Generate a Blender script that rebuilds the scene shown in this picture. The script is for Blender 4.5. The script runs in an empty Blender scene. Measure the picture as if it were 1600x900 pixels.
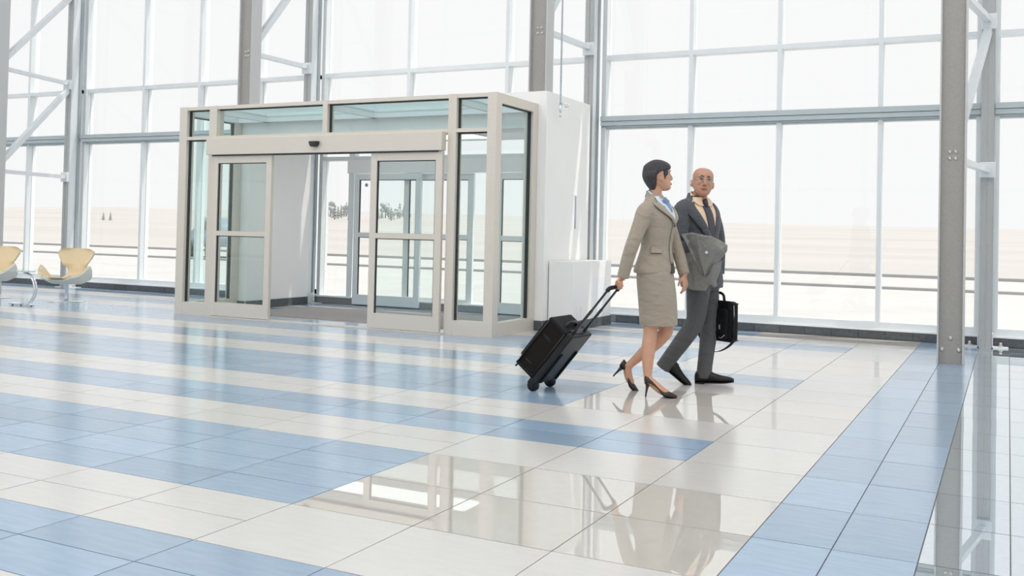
import bpy, bmesh, math, random
from mathutils import Vector, Matrix, Euler
random.seed(7)
SC = bpy.context.scene
COL = SC.collection
PI = math.pi

# ---------------------------------------------------------------- camera
CAM_LOC = Vector((0.8818, -4.4372, 1.1658))
YAW, PITCH, ROLL = -0.4672, 0.0210, 0.0221
def cam_axes():
    f = Vector((math.sin(YAW)*math.cos(PITCH), math.cos(YAW)*math.cos(PITCH), math.sin(PITCH)))
    r = Vector((math.cos(YAW), -math.sin(YAW), 0)); u = r.cross(f)
    return math.cos(ROLL)*r+math.sin(ROLL)*u, -math.sin(ROLL)*r+math.cos(ROLL)*u, f
cd = bpy.data.cameras.new('camera'); cam = bpy.data.objects.new('camera', cd); COL.objects.link(cam)
R_, U_, F_ = cam_axes()
cam.matrix_world = Matrix(((R_.x, U_.x, -F_.x, CAM_LOC.x), (R_.y, U_.y, -F_.y, CAM_LOC.y), (R_.z, U_.z, -F_.z, CAM_LOC.z), (0, 0, 0, 1)))
cd.sensor_width = 36; cd.lens = 1539.845/1600*36; cd.shift_y = -(450-329.66)/1600
cd.clip_end = 2000; cd.clip_start = 0.05
SC.camera = cam

# ---------------------------------------------------------------- sky, sun, exposure
w = bpy.data.worlds.new('sky'); SC.world = w; w.use_nodes = True
bg = w.node_tree.nodes['Background']
bg.inputs[0].default_value = (1.0, 1.0, 1.0, 1); bg.inputs[1].default_value = 0.965
sd = bpy.data.lights.new('sun', 'SUN'); sd.energy = 4.2; sd.angle = math.radians(0.6); sd.color = (1, 0.95, 0.88)
sun = bpy.data.objects.new('sun', sd); COL.objects.link(sun)
SUN_DIR = Vector((0.36, 0.17, 0.91)).normalized()
sun.rotation_euler = SUN_DIR.to_track_quat('Z', 'Y').to_euler()
SC.view_settings.view_transform = 'Standard'; SC.view_settings.look = 'None'
SC.view_settings.exposure = 0.0; SC.view_settings.gamma = 1.0; SC.view_settings.use_curve_mapping = False
try:
    SC.cycles.max_bounces = 12; SC.cycles.transparent_max_bounces = 24; SC.cycles.sample_clamp_indirect = 6
except Exception: pass

# ---------------------------------------------------------------- materials
M = {}
def mat(name, col, rough=0.5, metal=0.0, spec=0.5, ior=1.5, noise=None, bump=None, coat=0.0, rnd=0.0, sheen=0.0, folds=None):
    m = bpy.data.materials.new(name); m.use_nodes = True; nt = m.node_tree; b = nt.nodes['Principled BSDF']
    b.inputs['Base Color'].default_value = (*col, 1); b.inputs['Roughness'].default_value = rough
    b.inputs['Metallic'].default_value = metal; b.inputs['Specular IOR Level'].default_value = spec
    b.inputs['IOR'].default_value = ior
    b.inputs['Coat Weight'].default_value = coat; b.inputs['Coat Roughness'].default_value = 0.03
    if sheen: b.inputs['Sheen Weight'].default_value = sheen
    src = None
    tc = nt.nodes.new('ShaderNodeTexCoord')
    if noise:
        sc, amt = noise[:2]; stretch = noise[2] if len(noise) > 2 else (1, 1, 1)
        mp = nt.nodes.new('ShaderNodeMapping'); mp.inputs['Scale'].default_value = stretch
        nt.links.new(tc.outputs['Object'], mp.inputs[0])
        n = nt.nodes.new('ShaderNodeTexNoise'); n.inputs['Scale'].default_value = sc; n.inputs['Detail'].default_value = 4
        nt.links.new(mp.outputs[0], n.inputs['Vector'])
        mr = nt.nodes.new('ShaderNodeMapRange'); mr.inputs[1].default_value = 0.25; mr.inputs[2].default_value = 0.75
        mr.inputs[3].default_value = 1-amt; mr.inputs[4].default_value = 1+amt
        nt.links.new(n.outputs[0], mr.inputs[0]); src = mr.outputs[0]
    if rnd:
        oi = nt.nodes.new('ShaderNodeObjectInfo'); mr2 = nt.nodes.new('ShaderNodeMapRange')
        mr2.inputs[3].default_value = 1-rnd; mr2.inputs[4].default_value = 1+rnd
        nt.links.new(oi.outputs['Random'], mr2.inputs[0])
        if src:
            mm = nt.nodes.new('ShaderNodeMath'); mm.operation = 'MULTIPLY'
            nt.links.new(src, mm.inputs[0]); nt.links.new(mr2.outputs[0], mm.inputs[1]); src = mm.outputs[0]
        else: src = mr2.outputs[0]
    if src:
        vm = nt.nodes.new('ShaderNodeVectorMath'); vm.operation = 'SCALE'; vm.inputs[0].default_value = col
        nt.links.new(src, vm.inputs['Scale']); nt.links.new(vm.outputs[0], b.inputs['Base Color'])
    if bump:
        n2 = nt.nodes.new('ShaderNodeTexNoise'); n2.inputs['Scale'].default_value = bump[0]; n2.inputs['Detail'].default_value = 3
        nt.links.new(tc.outputs['Object'], n2.inputs['Vector'])
        bp = nt.nodes.new('ShaderNodeBump'); bp.inputs['Strength'].default_value = bump[1]; bp.inputs['Distance'].default_value = 0.01
        nt.links.new(n2.outputs[0], bp.inputs['Height']); nt.links.new(bp.outputs[0], b.inputs['Normal'])
        if folds:
            mp3 = nt.nodes.new('ShaderNodeMapping'); mp3.inputs['Rotation'].default_value = (.5, .5, .3); mp3.inputs['Scale'].default_value = (1, 1, 2.2)
            nt.links.new(tc.outputs['Object'], mp3.inputs[0])
            n3 = nt.nodes.new('ShaderNodeTexNoise'); n3.inputs['Scale'].default_value = folds[0]; n3.inputs['Detail'].default_value = 1.5; n3.inputs['Distortion'].default_value = 0.8
            nt.links.new(mp3.outputs[0], n3.inputs['Vector'])
            b3 = nt.nodes.new('ShaderNodeBump'); b3.inputs['Strength'].default_value = folds[1]; b3.inputs['Distance'].default_value = 0.04
            nt.links.new(n3.outputs[0], b3.inputs['Height']); nt.links.new(b3.outputs[0], bp.inputs['Normal'])
    M[name] = m; return m
def glass(name, tint, refl=0.045):
    m = bpy.data.materials.new(name); m.use_nodes = True; nt = m.node_tree; nt.nodes.clear()
    o = nt.nodes.new('ShaderNodeOutputMaterial'); t = nt.nodes.new('ShaderNodeBsdfTransparent'); t.inputs[0].default_value = (*tint, 1)
    g = nt.nodes.new('ShaderNodeBsdfGlossy'); g.inputs['Roughness'].default_value = 0.0; g.inputs[0].default_value = (.95, 1, .98, 1)
    lw = nt.nodes.new('ShaderNodeLayerWeight'); lw.inputs[0].default_value = 0.5
    pw = nt.nodes.new('ShaderNodeMath'); pw.operation = 'POWER'; pw.inputs[1].default_value = 4.5
    nt.links.new(lw.outputs['Facing'], pw.inputs[0])
    mul = nt.nodes.new('ShaderNodeMath'); mul.operation = 'MULTIPLY_ADD'; mul.inputs[1].default_value = 0.55; mul.inputs[2].default_value = refl
    mul.use_clamp = True
    nt.links.new(pw.outputs[0], mul.inputs[0])
    mx = nt.nodes.new('ShaderNodeMixShader'); nt.links.new(mul.outputs[0], mx.inputs[0])
    nt.links.new(t.outputs[0], mx.inputs[1]); nt.links.new(g.outputs[0], mx.inputs[2]); nt.links.new(mx.outputs[0], o.inputs[0])
    M[name] = m; return m
def emit(name, col, st):
    m = bpy.data.materials.new(name); m.use_nodes = True; nt = m.node_tree; nt.nodes.clear()
    o = nt.nodes.new('ShaderNodeOutputMaterial'); e = nt.nodes.new('ShaderNodeEmission'); e.inputs[0].default_value = (*col, 1); e.inputs[1].default_value = st
    nt.links.new(e.outputs[0], o.inputs[0]); M[name] = m; return m

mat('tile_blue', (0.30, 0.415, 0.55), 0.17, ior=1.7, noise=(5, 0.07, (1, 6, 1)), rnd=0.09)
mat('tile_cream', (0.635, 0.625, 0.605), 0.19, ior=1.65, noise=(5, 0.03, (1, 6, 1)), rnd=0.025)
mat('tile_polish', (0.60, 0.575, 0.53), 0.010, ior=3.0, noise=(14, 0.02), rnd=0.03)
mat('tile_slate', (0.66, 0.74, 0.80), 0.010, metal=0.75, ior=2.5, noise=(25, 0.04), rnd=0.03)
mat('grout', (0.26, 0.26, 0.26), 0.8)
mat('column_grey', (0.42, 0.43, 0.43), 0.45, metal=0.1, noise=(50, 0.04)); mat('flange_lit_grey', (0.54, 0.55, 0.55), 0.42, metal=0.15, noise=(50, 0.03))  # flange colour lightened to carry the light falling on the right flange
mat('curb_tile', (0.085, 0.095, 0.105), 0.4, noise=(30, 0.25), rnd=0.15)
mat('frame_alu', (0.78, 0.82, 0.84), 0.38, metal=0.1, noise=(3, 0.02))
mat('frame_dark', (0.36, 0.41, 0.44), 0.45, metal=0.2, noise=(3, 0.03))
mat('beam_paint', (0.50, 0.565, 0.59), 0.42, metal=0.1, noise=(4, 0.02))
mat('steel_taupe', (0.36, 0.345, 0.32), 0.5, metal=0.15, noise=(60, 0.06))
mat('steel_light', (0.72, 0.76, 0.79), 0.4, metal=0.2, noise=(8, 0.03))
mat('bolt', (0.62, 0.60, 0.56), 0.35, metal=0.6, noise=(40, 0.05))
mat('door_alu', (0.71, 0.66, 0.585), 0.42, metal=0.25, noise=(90, 0.02, (0.05, 1, 1)))
mat('gasket', (0.03, 0.035, 0.04), 0.6)
mat('white_wall', (0.91, 0.905, 0.89), 0.55, noise=(2, 0.015))
mat('white_paint', (0.88, 0.89, 0.90), 0.5, noise=(2, 0.01))
mat('sensor_black', (0.02, 0.02, 0.022), 0.3)
mat('carpet', (0.40, 0.37, 0.365), 0.95, noise=(120, 0.25), bump=(400, 0.5))
mat('chair_cloth', (0.80, 0.66, 0.44), 0.85, noise=(60, 0.03), bump=(500, 0.15))
mat('chair_shell', (0.84, 0.83, 0.76), 0.6, noise=(10, 0.02))
mat('chrome', (0.78, 0.80, 0.82), 0.08, metal=1.0)
mat('brushed', (0.72, 0.76, 0.80), 0.22, metal=0.9)
mat('ceiling_white', (0.85, 0.85, 0.84), 0.7)
mat('pavement', (0.455, 0.455, 0.455), 0.8, noise=(0.6, 0.06))
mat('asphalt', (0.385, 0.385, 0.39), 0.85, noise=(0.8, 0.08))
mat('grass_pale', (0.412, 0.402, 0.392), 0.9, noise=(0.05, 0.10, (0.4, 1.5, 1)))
glass('pane', (0.992, 0.994, 0.993), 0.02); glass('pane_green', (0.93, 0.97, 0.962), 0.03)
glass('roof_glass', (0.86, 0.93, 0.95), 0.05)
emit('soft_glow', (1.0, 1.0, 1.0), 1.7); emit('fill_glow', (1.0, 0.99, 0.98), 5.4)

# ---------------------------------------------------------------- mesh helpers
class MB:
    def __init__(s): s.v = []; s.f = []; s.sm = []
    def add(s, vs, fs, smooth=False):
        o = len(s.v); s.v += [tuple(p) for p in vs]; s.f += [tuple(i+o for i in f) for f in fs]; s.sm += [smooth]*len(fs); return s
    def box(s, a, b, bev=0.0):
        x0, y0, z0 = [min(a[i], b[i]) for i in range(3)]; x1, y1, z1 = [max(a[i], b[i]) for i in range(3)]
        if bev <= 0:
            s.add([(x0,y0,z0),(x1,y0,z0),(x1,y1,z0),(x0,y1,z0),(x0,y0,z1),(x1,y0,z1),(x1,y1,z1),(x0,y1,z1)],
                  [(3,2,1,0),(4,5,6,7),(0,1,5,4),(1,2,6,5),(2,3,7,6),(3,0,4,7)])
        else:
            bm = bmesh.new(); bmesh.ops.create_cube(bm, size=1)
            for v in bm.verts: v.co = Vector((x0+(v.co.x+.5)*(x1-x0), y0+(v.co.y+.5)*(y1-y0), z0+(v.co.z+.5)*(z1-z0)))
            bmesh.ops.bevel(bm, geom=bm.edges[:], offset=bev, segments=2, affect='EDGES', profile=0.5); s.bm(bm)
        return s
    def bm(s, bm, smooth=False, M_=None):
        bm.verts.index_update()
        s.add([(M_ @ v.co if M_ else v.co) for v in bm.verts], [[v.index for v in f.verts] for f in bm.faces], smooth); bm.free(); return s
    def bar(s, p, q, wx, wz, up=(0, 0, 1)):
        # rectangular bar from p to q
        p, q = Vector(p), Vector(q); d = (q-p).normalized(); up = Vector(up)
        a = d.cross(up)
        if a.length < 1e-4: a = d.cross(Vector((0, 1, 0)))
        a.normalize(); b = a.cross(d)
        c = [(-wx/2, -wz/2), (wx/2, -wz/2), (wx/2, wz/2), (-wx/2, wz/2)]
        vs = [p+a*i+b*j for i, j in c]+[q+a*i+b*j for i, j in c]
        return s.add(vs, [(3,2,1,0),(4,5,6,7),(0,1,5,4),(1,2,6,5),(2,3,7,6),(3,0,4,7)])
    def tube(s, pts, r, n=10, caps=True, smooth=True, flat=None):
        pts = [Vector(p) for p in pts]; N = len(pts); rs = r if isinstance(r, (list, tuple)) else [r]*N
        vs = []; prev = None
        for i, p in enumerate(pts):
            d = (pts[min(i+1, N-1)]-pts[max(i-1, 0)]).normalized()
            if prev is None:
                a = d.cross(Vector((0, 0, 1)));
                if a.length < 1e-3: a = d.cross(Vector((1, 0, 0)))
            else: a = prev-d*prev.dot(d)
            a.normalize(); prev = a; b = d.cross(a)
            for k in range(n):
                t = 2*PI*k/n; vs.append(p+(a*math.cos(t)+b*math.sin(t))*rs[i])
        fs = [(i*n+k, i*n+(k+1) % n, (i+1)*n+(k+1) % n, (i+1)*n+k) for i in range(N-1) for k in range(n)]
        if caps: fs += [tuple(range(n))[::-1], tuple((N-1)*n+k for k in range(n))]
        return s.add(vs, fs, smooth)
    def loft(s, rings, cap=True, smooth=True):
        n = len(rings[0]); vs = [p for r in rings for p in r]
        fs = [(i*n+k, i*n+(k+1) % n, (i+1)*n+(k+1) % n, (i+1)*n+k) for i in range(len(rings)-1) for k in range(n)]
        if cap: fs += [tuple(range(n))[::-1], tuple((len(rings)-1)*n+k for k in range(n))]
        return s.add(vs, fs, smooth)
    def lathe(s, prof, c=(0, 0, 0), n=24, smooth=True):
        c = Vector(c); rings = [[c+Vector((r*math.cos(2*PI*k/n), r*math.sin(2*PI*k/n), z)) for k in range(n)] for r, z in prof]
        return s.loft(rings, True, smooth)
    def ell(s, c, rad, rot=None, n=16, m=10):
        bm = bmesh.new(); bmesh.ops.create_uvsphere(bm, u_segments=n, v_segments=m, radius=1)
        T = Matrix.Translation(Vector(c)) @ (Euler(rot).to_matrix().to_4x4() if rot else Matrix()) @ Matrix.Diagonal((*rad, 1))
        return s.bm(bm, True, T)
    def prism(s, poly, a, b, axis='y'):
        # poly in the other two axes, extruded a..b along axis
        def P(u, v, t): return {'y': (u, t, v), 'x': (t, u, v), 'z': (u, v, t)}[axis]
        n = len(poly); vs = [P(u, v, a) for u, v in poly]+[P(u, v, b) for u, v in poly]
        return s.add(vs, [tuple(range(n)), tuple(range(n, 2*n))[::-1]]+[(i, (i+1) % n, n+(i+1) % n, n+i) for i in range(n)])
    def mesh(s, name, m):
        me = bpy.data.meshes.new(name); me.from_pydata([tuple(v) for v in s.v], [], s.f)
        for i, p in enumerate(me.polygons): p.use_smooth = s.sm[i]
        bm = bmesh.new(); bm.from_mesh(me); bmesh.ops.recalc_face_normals(bm, faces=bm.faces[:]); bm.to_mesh(me); bm.free()
        for mm in (m if isinstance(m, (list, tuple)) else [m]): me.materials.append(M[mm] if isinstance(mm, str) else mm)
        return me
    def build(s, name, m, parent=None, loc=None):
        return link(name, s.mesh(name, m), parent, loc)
def link(name, me, parent=None, loc=None, rz=None):
    o = bpy.data.objects.new(name, me); COL.objects.link(o)
    if parent: o.parent = parent
    if loc: o.location = loc
    if rz is not None: o.rotation_euler.z = rz
    return o
def empty(name, loc=(0, 0, 0), rz=0):
    o = bpy.data.objects.new(name, None); COL.objects.link(o); o.location = loc; o.rotation_euler.z = rz; o.empty_display_size = 0.1; return o
def tag(o, label, cat, group=None):
    o['label'] = label; o['category'] = cat
    if group: o['group'] = group
    return o
def struct(o, label=None, cat=None):
    o['kind'] = 'structure'
    if label: o['label'] = label
    if cat: o['category'] = cat
    return o
def copy_tree(o, parent=None):
    c = o.copy(); COL.objects.link(c); c.parent = parent
    for ch in o.children: copy_tree(ch, c)
    return c
def crom(pts, k=4):
    # Catmull-Rom through tuples of any length
    n = len(pts); out = []
    for i in range(n-1):
        p0, p1, p2, p3 = pts[max(i-1, 0)], pts[i], pts[i+1], pts[min(i+2, n-1)]
        for j in range(k):
            t = j/k; out.append(tuple(.5*((2*b)+(-a+c)*t+(2*a-5*b+4*c-d)*t*t+(-a+3*b-3*c+d)*t**3) for a, b, c, d in zip(p0, p1, p2, p3)))
    out.append(tuple(pts[-1])); return out
# ================================================================ STRUCTURE
W = 7.85           # inner face of the window wall
V_ = 5.123         # front plane of the glass vestibule
UX, VY = 0.30, 0.5585
X0, X1, Y0, Y1 = -24.0, 9.0, -11.0, 7.85
ZTOP = 7.4

# ---- floor and its tiles
fl = MB().box((X0, Y0, -0.25), (X1, Y1+0.35, -0.006)).build('floor', 'grout'); struct(fl, 'tiled hall floor in cream and blue bands', 'floor')
def project(p):
    d = Vector(p)-CAM_LOC; z = d.dot(F_)
    if z < 0.3: return None
    return 800+1539.845*d.dot(R_)/z, 329.66-1539.845*d.dot(U_)/z
def tile_plan():
    out = []
    def put(u0, u1, v0, v1, kind): out.append((u0*UX, u1*UX, v0*VY, v1*VY, kind))
    for v in range(-20, 15):
        k = v % 5
        y0, y1 = v, min(v+1, 14.055)
        if y1 <= y0: continue
        rows = [(y0, min(y0+.5, y1)), (y0+.5, y1)] if y1 > y0+.5 else [(y0, y1)]
        for u in range(-80, -6, 2):
            for a, b in rows: put(u, u+2, a, b, 'cream' if k in (0, 2) else 'blue')
        for u in (-6, -4):
            if k == 1:
                for a, b in rows: put(u, u+2, a, b, 'blue')
            else: put(u, u+2, y0, y1, 'polish' if k in (3, 4) else 'cream')
        put(-2, 0, y0, y1, 'polish' if k in (3, 4) else 'cream')
        for u in (0, 1): put(u, u+1, y0, y1, 'blue')
        put(2, 3, y0, y1, 'slate')
        for u in range(3, 29, 2): put(u, u+2, y0, y1, 'slate' if u < 9 else 'cream')
    return out
TILES = tile_plan(); GAP = 0.0026
def screen_area(t):
    ps = [project((x, y, 0)) for x, y in ((t[0], t[2]), (t[1], t[2]), (t[1], t[3]), (t[0], t[3]))]
    if any(p is None for p in ps): return 0
    cx = sum(p[0] for p in ps)/4; cy = sum(p[1] for p in ps)/4
    if not (-60 < cx < 1660 and 430 < cy < 960): return 0
    return abs(sum(ps[i][0]*ps[(i+1) % 4][1]-ps[(i+1) % 4][0]*ps[i][1] for i in range(4)))/2
TILES.sort(key=screen_area, reverse=True)
TMAT = {'cream': 'tile_cream', 'blue': 'tile_blue', 'polish': 'tile_polish', 'slate': 'tile_slate'}
_tm = {}
rt = random.Random(3)
for t in TILES[:300]:
    sx, sy = round(t[1]-t[0]-2*GAP, 4), round(t[3]-t[2]-2*GAP, 4); key = (sx, sy, t[4])
    if key not in _tm: _tm[key] = MB().box((-sx/2, -sy/2, -0.012), (sx/2, sy/2, 0)).mesh('tile', TMAT[t[4]])
    o = link('tile', _tm[key], fl, ((t[0]+t[1])/2, (t[2]+t[3])/2, 0))
    o.rotation_euler = (rt.gauss(0, .0006), rt.gauss(0, .0006), 0)
for kind in TMAT:
    mb = MB()
    for t in TILES[300:]:
        if t[4] == kind: mb.box((t[0]+GAP, t[2]+GAP, -0.012), (t[1]-GAP, t[3]-GAP, 0))
    o = mb.build('tile_field', TMAT[kind], fl); o['kind'] = 'stuff'

# ---- window wall: curb, sill, bays with mullions, transoms and panes
wf = MB().box((X0, W+0.015, 0), (X1, W+0.30, 0.098)).build('wall_front', 'grout'); struct(wf, 'low dark tiled curb under the window wall', 'wall')
def curb_tiles(x0, x1):
    x = x0
    while x < x1-0.02:
        e = min(x+0.305, x1)
        MB().box((x+.002, W, 0.004), (e-.002, W+0.02, 0.098)).build('curb_tile', 'curb_tile', wf); x = e
curb_tiles(-17.5, -14.15); curb_tiles(-14.0, -8.95); curb_tiles(-3.75, 0.58); curb_tiles(0.74, 4.6)
MB().box((X0, W+0.0, 0.100), (X1, W+0.34, 0.122)).build('sill_ledge', 'white_paint', wf)

GY = W+0.13      # glass plane
BAYS = [('window_1', -19.2, -14.08, (-17.9, -16.7, -15.51)), ('window_2', -14.08, -8.76, (-12.55, -11.26, -9.98)),
        ('window_3', -8.76, -4.08, (-7.11, -5.47)), ('window_4', -4.08, 0.66, (-2.80, -1.675, -0.49)), ('window_5', 0.66, 5.5, (1.85, 3.05, 4.25))]
LEV = [0.122, 2.66, 3.53, 5.55, ZTOP]
DOOR = (-8.18, -4.40)
for wn, (name, xa, xb, ml) in enumerate(BAYS):
    w_ = struct(empty(name, (xa, W, 0)), 'tall window bay of the hall', 'window'); off = Vector((xa, W, 0))
    def part(pn, m, a, b, bev=0):
        mb = MB(); mb.box(Vector(a)-off, Vector(b)-off, bev); return mb.build(pn, m, w_)
    xs = [xa+0.045]+list(ml)+[xb-0.045]
    isdoor = name == 'window_3'
    lo = LEV[0]
    # side jambs, sill and head frames
    for s, x in ((1, xa), (-1, xb)):
        part('jamb', 'frame_alu', (x+s*0.06, W+0.03, 0 if isdoor else lo), (x+s*0.12, W+0.20, ZTOP))
    for x in ml:
        zb = 2.66 if isdoor else lo
        m_ = part('mullion', 'frame_alu', (x-0.026, W+0.045, zb), (x+0.026, W+0.22, ZTOP))
    if not isdoor:
        part('sill_frame', 'frame_alu', (xa+.06, W+0.05, lo), (xb-.06, W+0.20, lo+0.075))
    for z in (3.53, 5.55):
        part('transom', 'frame_alu', (xa+.06, W+0.047, z-0.03), (xb-.06, W+0.21, z+0.03))
    # heavy horizontal beam: two stacked flats and a stepped underside
    bm_ = part('beam', 'beam_paint', (xa+.075, W-0.045, 2.665), (xb-.075, W+0.20, 2.730))
    for (za, zb_, ya) in ((2.605, 2.660, -0.03), (2.585, 2.603, 0.02), (2.572, 2.585, 0.07)):
        MB().box(Vector((xa+.075, W+ya, za))-off, Vector((xb-.075, W+0.20, zb_))-off).build('beam_step', 'beam_paint', bm_)
    # panes
    zz = [lo+0.075, 2.572, 2.73, 3.50, 3.56, 5.52, 5.58, ZTOP]
    ex = [xa+0.12]+list(ml)+[xb-0.12]
    for i in range(len(ex)-1):
        for j in range(0, 8, 2):
            if isdoor and j == 0: continue
            g0 = ex[i]+(0.026 if i else 0); g1 = ex[i+1]-(0.026 if i < len(ex)-2 else 0)
            part('pane', 'pane', (g0, GY, zz[j]), (g1, GY+0.012, zz[j+1]))

# ---- outer sliding entrance in window_3
d2 = struct(empty('door_2', (-6.3, W, 0)), 'outer sliding entrance doors in the window wall', 'door'); o2 = Vector((-6.3, W, 0))
def dpart(pn, m, a, b, par=None): return MB().box(Vector(a)-o2, Vector(b)-o2).build(pn, m, par or d2)
for xa, xb in ((-8.13, -8.03), (-4.52, -4.42)): dpart('door_post', 'frame_alu', (xa, W+.02, 0), (xb, W+.20, 2.572))
dpart('door_header', 'white_paint', (-8.13, W-.02, 2.0), (-4.42, W+.20, 2.20))
dpart('transom', 'frame_alu', (-8.64, W+.03, 2.20), (-4.16, W+.20, 2.26))
dpart('pane', 'pane', (-8.13, GY, 2.26), (-4.42, GY+.012, 2.572))
dpart('sill_frame', 'frame_alu', (-8.64, W+.04, 0.0), (-8.13, W+.18, 0.10))
dpart('pane', 'pane', (-8.64, GY, 0.10), (-8.13, GY+.012, 2.20))
def leaf(parent, x0, x1, y, z0, z1, m, off, st=0.085, rail=0.09, bot=0.15, mid=1.07, mh=0.07, pane='pane'):
    lf = MB().box((0, 0, 0), (st, .045, z1-z0)).build('door_leaf', m, parent, Vector((x0, y, z0))-off)
    w_ = x1-x0; h = z1-z0
    def p(n, mm, a, b): return MB().box(a, b).build(n, mm, lf)
    p('stile', m, (w_-st, 0, 0), (w_, .045, h))
    p('bottom_rail', m, (st, 0.002, 0), (w_-st, .043, bot)); p('top_rail', m, (st, 0.002, h-rail), (w_-st, .043, h))
    p('mid_rail', m, (st, 0.002, mid-mh/2-z0), (w_-st, .043, mid+mh/2-z0))
    for a, b in ((bot, mid-mh/2-z0), (mid+mh/2-z0, h-rail)):
        for n_, q0, q1 in (('gasket', (st, .012, a), (st+.012, .032, b)), ('gasket', (w_-st-.012, .012, a), (w_-st, .032, b)), ('gasket', (st, .012, b-.010), (w_-st, .032, b))):
            p(n_, 'gasket', q0, q1)
        p('pane', pane, (st+.012, .018, a), (w_-st-.012, .028, b-.010))
    return lf
lf = leaf(d2, -7.98, -6.80, W-.035, .02, 1.99, 'frame_alu', o2)
MB().tube([(0.21, .010, 1.80), (0.21, .017, 1.80)], .027, 16).build('door_sticker', 'frame_dark', lf)
leaf(d2, -7.15, -5.97, W+.06, .02, 1.99, 'frame_alu', o2)
leaf(d2, -5.55, -4.46, W-.035, .02, 1.99, 'frame_alu', o2)

# ---- white entrance portal between vestibule and window wall
PX0, PX1, PY = -8.92, -4.05, 6.20
wp = MB()
wp.box((PX0, PY, 0), (-8.62, 7.56, 2.855)); wp.box((-4.34, PY, 0), (PX1, 7.56, 2.855)); wp.box((-8.62, PY, 2.42), (-4.34, 7.56, 2.855))
wp = wp.build('wall_portal', 'white_wall'); struct(wp, 'white painted portal block around the entrance passage', 'wall')
def base_run(parent, a, b, n_, t=.012, h=.112):
    a, b = Vector(a), Vector(b); L = (b-a).length; k = max(1, round(L/0.305)); d = (b-a)/k; n_ = Vector(n_)
    for i in range(k):
        p, q = a+d*i+d.normalized()*.0015, a+d*(i+1)-d.normalized()*.0015
        mb = MB(); r = n_*t
        mb.add([p, q, q+r, p+r, p+Vector((0,0,h)), q+Vector((0,0,h)), q+r+Vector((0,0,h)), p+r+Vector((0,0,h))],
               [(3,2,1,0),(4,5,6,7),(0,1,5,4),(1,2,6,5),(2,3,7,6),(3,0,4,7)])
        mb.build('base_tile', 'curb_tile', parent)
base_run(wp, (-8.62, 6.2, .002), (-8.62, 7.56, .002), (1, 0, 0)); base_run(wp, (-8.92, 6.2, .002), (-8.92, 7.56, .002), (-1, 0, 0))
base_run(wp, (-4.34, 6.2, .002), (-4.34, 7.56, .002), (-1, 0, 0)); base_run(wp, (-4.05, 6.2, .002), (-4.05, 6.32, .002), (1, 0, 0))
base_run(wp, (-4.335, 6.2, .002), (-4.05, 6.2, .002), (0, -1, 0)); base_run(wp, (-8.92, 6.2, .002), (-8.63, 6.2, .002), (0, -1, 0))
# panel on the white side wall
sp = MB().box((PX1, 7.02, 1.20), (PX1+.004, 7.32, 1.66)).build('wall_panel', 'white_paint', wp)
MB().box((PX1+.004, 7.10, 1.22), (PX1+.012, 7.13, 1.64)).build('pull_bar', 'frame_dark', sp)

# ---- terrain outside
def terrain_z(x, y):
    t = max(0.0, y-45)/330.0
    return -0.03+t*t*0*1.0+min(t, 1)*(6.2-0.010*(x+40))+0.35*math.sin(x*.02)*min(t*2, 1)
def ground(name, ys, xs, m, z=0):
    mb = MB(); vs = [(x, y, terrain_z(x, y)+z) for y in ys for x in xs]; n = len(xs)
    mb.add(vs, [(j*n+i, j*n+i+1, (j+1)*n+i+1, (j+1)*n+i) for j in range(len(ys)-1) for i in range(n-1)]); return mb
gx = [-420+30*i for i in range(23)]
g1 = ground('pavement', [8.2, 14, 21.0], gx, None).build('forecourt', 'pavement'); struct(g1, 'pale paved forecourt outside the windows', 'pavement')
g2 = ground('road', [21.4, 26, 30.0], gx, None, -.02).build('road', 'pavement'); struct(g2, 'pale access road outside', 'road')
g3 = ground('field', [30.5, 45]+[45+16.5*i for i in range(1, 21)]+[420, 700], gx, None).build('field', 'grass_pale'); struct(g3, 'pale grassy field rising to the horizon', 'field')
for ya, yb, zz_ in ((21.0, 21.4, .035), (30.0, 30.5, .045)):
    k = MB().box((-420, ya, -.2), (240, yb, zz_)).build('kerb', 'asphalt')
    tag(k, 'grey kerb along the near edge of the road' if ya < 25 else 'grey kerb between the road and the field', 'kerb'); k['kind'] = 'structure'

# ---- roof and rear of the hall
ZC = 11.0
wu = MB().box((X0, W+.02, ZTOP), (X1, W+.3, ZC)).build('wall_upper', 'white_wall', None); struct(wu, 'plain white wall above the windows', 'wall')
c = MB().box((X0, Y0, ZC), (X1, W+0.6, ZC+.3)).build('ceiling', 'ceiling_white'); struct(c, 'flat white hall ceiling', 'ceiling')
o = MB().box((X0-.2, Y0, 0), (X0, W+.3, ZC)).build('wall_left', 'white_wall'); struct(o, 'plain white end wall of the hall', 'wall')
# glazed right end and rear of the hall: posts and rails
wr = struct(empty('wall_right', (X1, 0, 0)), 'glazed end wall of the hall', 'wall'); wk = struct(empty('wall_back', (0, Y0, 0)), 'glazed rear wall of the hall', 'wall')
for i in range(8):
    y = Y0+.1+i*2.69; MB().box((-.06, y-.06, 0), (.06, y+.06, ZC)).build('mullion', 'frame_alu', wr)
for i in range(12):
    x = X0+.1+i*2.98; MB().box((x-.06, -.06, 0), (x+.06, .06, ZC)).build('mullion', 'frame_alu', wk)
for z in (.15, 2.66, 5.55, 8.4):
    MB().box((-.05, Y0, z-.05), (.05, W, z+.05)).build('transom', 'frame_alu', wr); MB().box((X0, -.05, z-.05), (X1, .05, z+.05)).build('transom', 'frame_alu', wk)
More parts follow.
